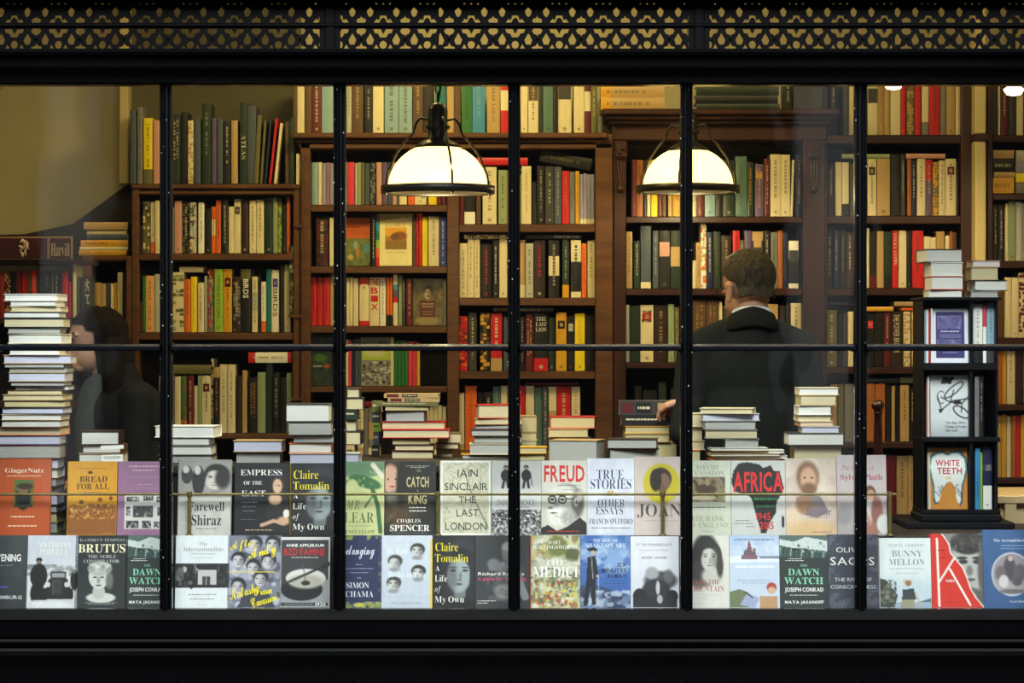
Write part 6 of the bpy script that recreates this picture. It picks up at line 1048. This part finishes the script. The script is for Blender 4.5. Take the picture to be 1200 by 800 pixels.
# ------------------------------------------------------------------ people
_b = bmesh.new(); bmesh.ops.create_icosphere(_b, subdivisions=3, radius=1); ICO = (np.array([v.co[:] for v in _b.verts]), np.array([[v.index for v in f.verts] for f in _b.faces])); _b.free()
def organic(name, parts, m, parent, voxel=.007, smooth=4, keep=None):
    """one continuous skin over tapered limbs: parts are (p0, r0, p1, r1) or (centre, (rx, ry, rz)[, rotation about z])"""
    vs, fs = [], []; n0 = 0
    def ball(c, rad, rz=0):
        nonlocal n0
        R = np.array(Matrix.Rotation(rz, 3, 'Z')); vs.append((ICO[0]*np.array(rad)) @ R.T+np.array(c)); fs.append(ICO[1]+n0); n0 += len(ICO[0])
    for p in parts:
        if len(p) == 4:
            a, c = Vector(p[0]), Vector(p[2]); n = max(2, int((c-a).length/(min(p[1], p[3])*.35)))
            for i in range(n+1): t = i/n; r_ = p[1]*(1-t)+p[3]*t; ball(a.lerp(c, t), (r_,)*3)
        else: ball(p[0], p[1], p[2] if len(p) > 2 else 0)
    me = bpy.data.meshes.new(name); me.from_pydata(np.vstack(vs).tolist(), [], np.vstack(fs).tolist()); tmp = bpy.data.objects.new('tmp', me); COL.objects.link(tmp)
    md = tmp.modifiers.new('r', 'REMESH'); md.mode = 'VOXEL'; md.voxel_size = voxel
    sm = tmp.modifiers.new('s', 'SMOOTH'); sm.iterations = smooth; sm.factor = .5
    bpy.context.view_layer.update(); out = bpy.data.meshes.new_from_object(tmp.evaluated_get(bpy.context.evaluated_depsgraph_get()))
    bpy.data.objects.remove(tmp)
    if keep:
        b = bmesh.new(); b.from_mesh(out); bmesh.ops.delete(b, geom=[v for v in b.verts if not keep(v.co)], context='VERTS')
        for _ in range(8):      # even out the hairline
            bd = {v: [e.other_vert(v).co.copy() for e in v.link_edges if e.is_boundary] for v in b.verts if v.is_boundary}
            for v, n_ in bd.items():
                if n_: v.co = v.co*.4+sum(n_, Vector())/len(n_)*.6
        b.to_mesh(out); b.free()
    out.polygons.foreach_set('use_smooth', [True]*len(out.polygons)); out.materials.clear(); out.materials.append(M[m]); out.name = name
    o = bpy.data.objects.new(name, out); COL.objects.link(o); o.parent = parent; return o
V = Vector
def hand(wrist, direction, up, side, curl=.5, size=1.0):
    """palm, four unequal bent fingers and a thumb that leaves the side of the palm"""
    w = V(wrist); d = V(direction).normalized(); u = V(up).normalized(); s_ = d.cross(u).normalized()*side; k = size; out = []
    palm = w+d*.045*k
    for q in (-.024, -.008, .008, .024): out.append((w+s_*q*.7*k, .015*k, w+d*.085*k+s_*q*1.15*k, .0105*k))
    for q, L in ((-.028, .064), (-.010, .078), (.009, .074), (.026, .058)):
        p = w+d*.088*k+s_*q*k; dd = d; pts = [p]
        for j, f in enumerate((.45, .32, .23)):
            dd = (dd-u*math.tan(curl*(.35+.35*j))).normalized(); pts.append(pts[-1]+dd*L*f*k)
        for j in range(3): out.append((pts[j], (.0092-.0011*j)*k, pts[j+1], (.0081-.0011*j)*k))
    t0 = w+d*.028*k-s_*.028*k-u*.004; t1 = t0+(d*.7-s_*.75-u*.2).normalized()*.038*k; t2 = t1+(d*.95-s_*.15-u*.35).normalized()*.030*k
    out += [(t0, .0135*k, t1, .0108*k), (t1, .0105*k, t2, .0085*k)]
    return out

# --- the man, seen from behind, head bowed a little to the left
man = thing('person', 'man in dark suit seen from behind, looking down, hand on a book pile', 'person', (.83, .86, 0)); man.location = (.815, .90, 0)
mx, my = .0, .0
yM = .90; hx = X(876.5, yM)-.815; hz = Z(335, yM)
# head: cranium, face turned to the left and away, jaw, neck
tv = math.radians(36)-.35      # the head is turned towards the left
F = V((-math.sin(tv+.35), math.cos(tv+.35), -.10)).normalized(); Rr = V((F.y, -F.x, 0)).normalized()
hc = V((hx, 0, hz))
head = [(hc+V((0, 0, .02)), (.080, .098, .092), tv+.35), (hc+F*.028-V((0, 0, .055)), (.060, .066, .062), tv+.35), (hc+F*.060-V((0, 0, .085)), (.036, .034, .030), tv+.35),
        (hc+F*.088-V((0, 0, .040)), .010, hc+F*.108-V((0, 0, .062)), .013), (hc+F*.072+V((0, 0, .0)), (.042, .028, .03), tv+.35), (hc+F*.086-V((0, 0, .088)), (.018, .014, .009), tv+.35),
        (hc-V((-.010, .012, .03)), .056, V((hx+.012, -.02, hz-.16)), .062)]
for sgn in (-1, 1):       # ears
    e = hc+Rr*sgn*.087-F*.0-V((0, 0, .020)); head += [(e+V((0, 0, .020)), (.011, .020, .017), tv+.35), (e, (.009, .017, .029), tv+.35), (e-V((0, 0, .028)), (.009, .011, .012), tv+.35), (hc+Rr*sgn*.034+F*.083-V((0, 0, .012)), (.012, .010, .008), tv)]
wr = V((X(807, .82)-.815, -.085, Z(467, .82)))
arm = [(wr+V((.02, -.01, -.05)), .030, wr, .026)]+hand(wr, (-.62, .74, -.26), (-.1, .12, 1), 1, .75, 1.0)
skin_m = organic('body', head, 'skin', man, .0042, 4)
organic('left_hand', arm, 'skin', man, .0028, 2)
hairp = [(hc+V((0, 0, .034)), (.092, .108, .098), tv+.35), (hc-F*.02-V((0, 0, .03)), (.083, .086, .070), tv+.35), (hc-F*.030-V((0, 0, .06)), (.060, .054, .036), tv+.35)]
def hk(co):
    p = co-hc; f = p.dot(F); s_ = abs(p.dot(Rr)); z = p.z
    if f > .072: return False
    if f > .0 and z < .020+f*.55: return False
    if f > -.030 and s_ > .058 and z < .014: return False
    if f > -.035 and s_ > .05 and z < -.012: return False
    if z < -.050-.25*min(0, f+.03)-.012*(s_ < .03): return False
    return True
ho = organic('hair', hairp, 'hair', man, .0045, 3, hk)
def ruffle(o, sc, amt):
    from mathutils import noise
    for v, nn in [(v, v.normal.copy()) for v in o.data.vertices]: v.co += nn*amt*noise.noise(V((v.co.x*sc, v.co.y*sc, v.co.z*sc*.35)))
    md = o.modifiers.new('solid', 'SOLIDIFY'); md.thickness = .004; md.offset = -1
ruffle(ho, 90, .0035)
# spectacles: temple and lens rim on the side that shows
m = MB(); a = hc-Rr*.082-V((0, 0, .006)); m.tube([a-F*.006-V((0, 0, .012)), a+F*.01, a+F*.085+Rr*.010], .0019, 6)
c0 = hc-Rr*.036+F*.102-V((0, 0, .012)); m.tube([c0+(Rr*math.cos(t)*.023)+V((0, 0, .017*math.sin(t))) for t in np.linspace(0, 2*math.pi, 15)], .0014, 6); m.tube([a+F*.085+Rr*.010, c0-Rr*.023], .0017, 6)
m.build('spectacles', 'lampmetal', man)
# shirt collar, jacket with lapel collar, trousers, shoes
nc = V((hx+.012, -.014, hz-.098)); m = MB(); v = []; f = []
for i in range(25):
    a = 2*math.pi*i/24; dz = -.020*math.sin(a)
    for r_, z in ((.069, -.035), (.065, .006), (.068, .009), (.073, -.020)): v.append((nc.x+r_*math.cos(a), nc.y+r_*1.02*math.sin(a), nc.z+z+dz))
for i in range(24):
    for j in range(3): f.append((i*4+j, i*4+4+j, i*4+5+j, i*4+1+j))
m.raw(v, f, smooth=True); m.build('shirt_collar', 'shirt', man)
sh_z = Z(398, yM)
jk = [(V((hx, .01, sh_z-.10)), (.205, .115, .16)), (V((hx, .01, sh_z-.30)), (.195, .125, .26)), (V((hx, .01, sh_z-.58)), (.190, .13, .26)), (V((hx, .0, sh_z-.80)), (.195, .135, .12)),
      (V((hx-.045, -.0, sh_z+.025)), .062, V((hx-.165, .0, sh_z-.035)), .072), (V((hx+.055, 0, sh_z+.025)), .062, V((hx+.175, .0, sh_z-.035)), .072), (V((hx+.012, -.01, hz-.150)), .070, V((hx, .0, sh_z-.03)), .105),
      (V((hx-.180, .0, sh_z-.05)), .070, V((X(802, .82)-.815, -.09, Z(505, .82))), .056), (V((X(802, .82)-.815, -.09, Z(505, .82))), .056, wr+V((.012, -.004, -.028)), .040),
      (V((hx+.185, .0, sh_z-.05)), .072, V((hx+.235, .06, sh_z-.34)), .058), (V((hx+.235, .06, sh_z-.34)), .056, V((hx+.13, .20, sh_z-.42)), .042)]
organic('jacket', jk, 'suit', man, .009, 5)
m = MB(); v = []; f = []
for i in range(21):        # folded jacket collar round the back of the neck
    a = math.pi+math.pi*(i/20)*1.0; a = math.pi*(1.0+i/20)
    for r_, z in ((.071, .011), (.079, .008), (.102, -.050), (.094, -.056)): v.append((nc.x+r_*1.02*math.cos(a), nc.y+r_*.98*math.sin(a), nc.z+z-.004-.020*math.sin(a)-.012*abs(math.cos(a))))
for i in range(20):
    for j in range(3): f.append((i*4+j, i*4+4+j, i*4+5+j, i*4+1+j))
m.raw(v, f, smooth=True); m.build('jacket_collar', 'suit', man)
organic('trousers', [(V((hx-.09, .0, .92)), .105, V((hx-.10, .01, .50)), .075), (V((hx-.10, .01, .50)), .074, V((hx-.10, -.01, .07)), .062), (V((hx+.09, .0, .92)), .105, V((hx+.10, .01, .50)), .075), (V((hx+.10, .01, .50)), .074, V((hx+.10, -.01, .07)), .062)], 'coat', man, .012, 3)
for sgn in (-1, 1): organic('shoe', [(V((hx+sgn*.10, -.02, .045)), (.045, .07, .044)), (V((hx+sgn*.10, .09, .035)), (.048, .11, .034))], 'cord', man, .008, 2)

# --- the woman at the left, in profile, long dark hair
wy = .95; wm = thing('person', 'woman with long dark hair bent behind the tall white stack', 'person', (X(132, wy), wy, 0)); ox = X(132, wy)
hc2 = V((X(113, wy)-ox, 0, Z(396, wy))); F2 = V((-.92, -.32, -.16)).normalized(); R2 = V((F2.y, -F2.x, 0)).normalized(); ang = math.atan2(F2.y, F2.x)-math.pi/2
head2 = [(hc2+V((.0, 0, .016)), (.074, .092, .088), ang), (hc2+F2*.030-V((0, 0, .050)), (.056, .062, .062), ang), (hc2+F2*.058-V((0, 0, .088)), (.028, .028, .024), ang),
         (hc2+F2*.082-V((0, 0, .020)), .008, hc2+F2*.104-V((0, 0, .046)), .0105), (hc2+F2*.085-V((0, 0, .075)), (.016, .014, .008), ang), (hc2+F2*.07+V((0, 0, .016)), (.04, .028, .03), ang),
         (hc2-F2*.012-V((0, 0, .03)), .048, hc2-F2*.05-V((0, 0, .17)), .052)]
for q in (-1, 1): head2.append((hc2+R2*q*.034+F2*.080+V((0, 0, .024)), (.017, .010, .007), ang))
organic('body', head2, 'skin', wm, .0045, 3)
for q in (-1, 1):          # eyes and brows
    m = MB(); c = hc2+R2*q*.033+F2*.087+V((0, 0, .010)); m.tube([c-R2*.015, c+F2*.004, c+R2*.015], [.002, .0055, .002], 6); m.tube([c-R2*.018+V((0, 0, .018)), c+F2*.004+V((0, 0, .023)), c+R2*.018+V((0, 0, .018))], [.0015, .003, .0015], 6); m.build('eye_and_brow', 'darkhair', wm)
hp = [(hc2+V((.008, 0, .022)), (.088, .104, .090), ang), (hc2-F2*.035-V((0, 0, .03)), (.088, .085, .09), ang), (hc2-F2*.05-V((0, 0, .06)), .084, hc2-F2*.085-V((0, 0, .24)), .075),
      (hc2-F2*.03-R2*(-.05)-V((0, 0, .05)), .05, hc2-F2*.03+R2*.06-V((0, 0, .22)), .035), (hc2-F2*.04-R2*.06-V((0, 0, .05)), .05, hc2-F2*.05-R2*.07-V((0, 0, .26)), .03), (hc2-F2*.085-V((0, 0, .22)), .075, hc2-F2*.07-V((0, 0, .36)), .035)]
def hk2(co):
    p = co-hc2; f = p.dot(F2); z = p.z
    return not (f > .052 and z < .050) and not (f > .026 and z < .026)
h2 = organic('hair', hp, 'darkhair', wm, .005, 3, hk2); ruffle(h2, 60, .006)
sz2 = Z(458, wy)
organic('jumper', [(V((.045, .0, sz2-.10)), (.155, .11, .15)), (V((.05, .0, sz2-.32)), (.16, .115, .26)), (V((.05, .0, sz2-.6)), (.165, .12, .2)), (V((.045, .0, sz2+.01)), .06, V((.04, .0, sz2+.06)), .052),
        (V((.09, -.08, sz2-.03)), .06, V((.10, -.12, sz2-.27)), .048), (V((.10, -.12, sz2-.27)), .046, V((-.06, -.20, sz2-.30)), .036), (V((-.02, .11, sz2-.03)), .06, V((-.06, .12, sz2-.28)), .048), (V((-.06, .12, sz2-.28)), .046, V((-.20, -.02, sz2-.29)), .036)], 'coat', wm, .009, 4)
organic('scarf', [(V((-.045, -.03, sz2+.03)), .035, V((-.085, -.05, sz2-.10)), .038), (V((-.085, -.05, sz2-.10)), .036, V((-.09, -.06, sz2-.30)), .030), (V((-.075, -.02, sz2-.14)), (.055, .07, .19))], 'scarf', wm, .007, 3)
organic('hand', hand((-.06, -.20, sz2-.30), (-.95, .1, -.2), (0, 0, 1), 1, .5, .9), 'skin', wm, .003, 2)
organic('trousers', [(V((-.04, .0, .86)), .11, V((-.05, .01, .48)), .075), (V((-.05, .01, .48)), .074, V((-.05, .0, .06)), .05), (V((.12, .0, .86)), .11, V((.13, .01, .48)), .075), (V((.13, .01, .48)), .074, V((.13, .0, .06)), .05)], 'cord', wm, .012, 3)
for q in (-.05, .13): organic('shoe', [(V((q, -.01, .04)), (.04, .06, .04)), (V((q-.02, -.08, .03)), (.042, .09, .03))], 'cord', wm, .008, 2)
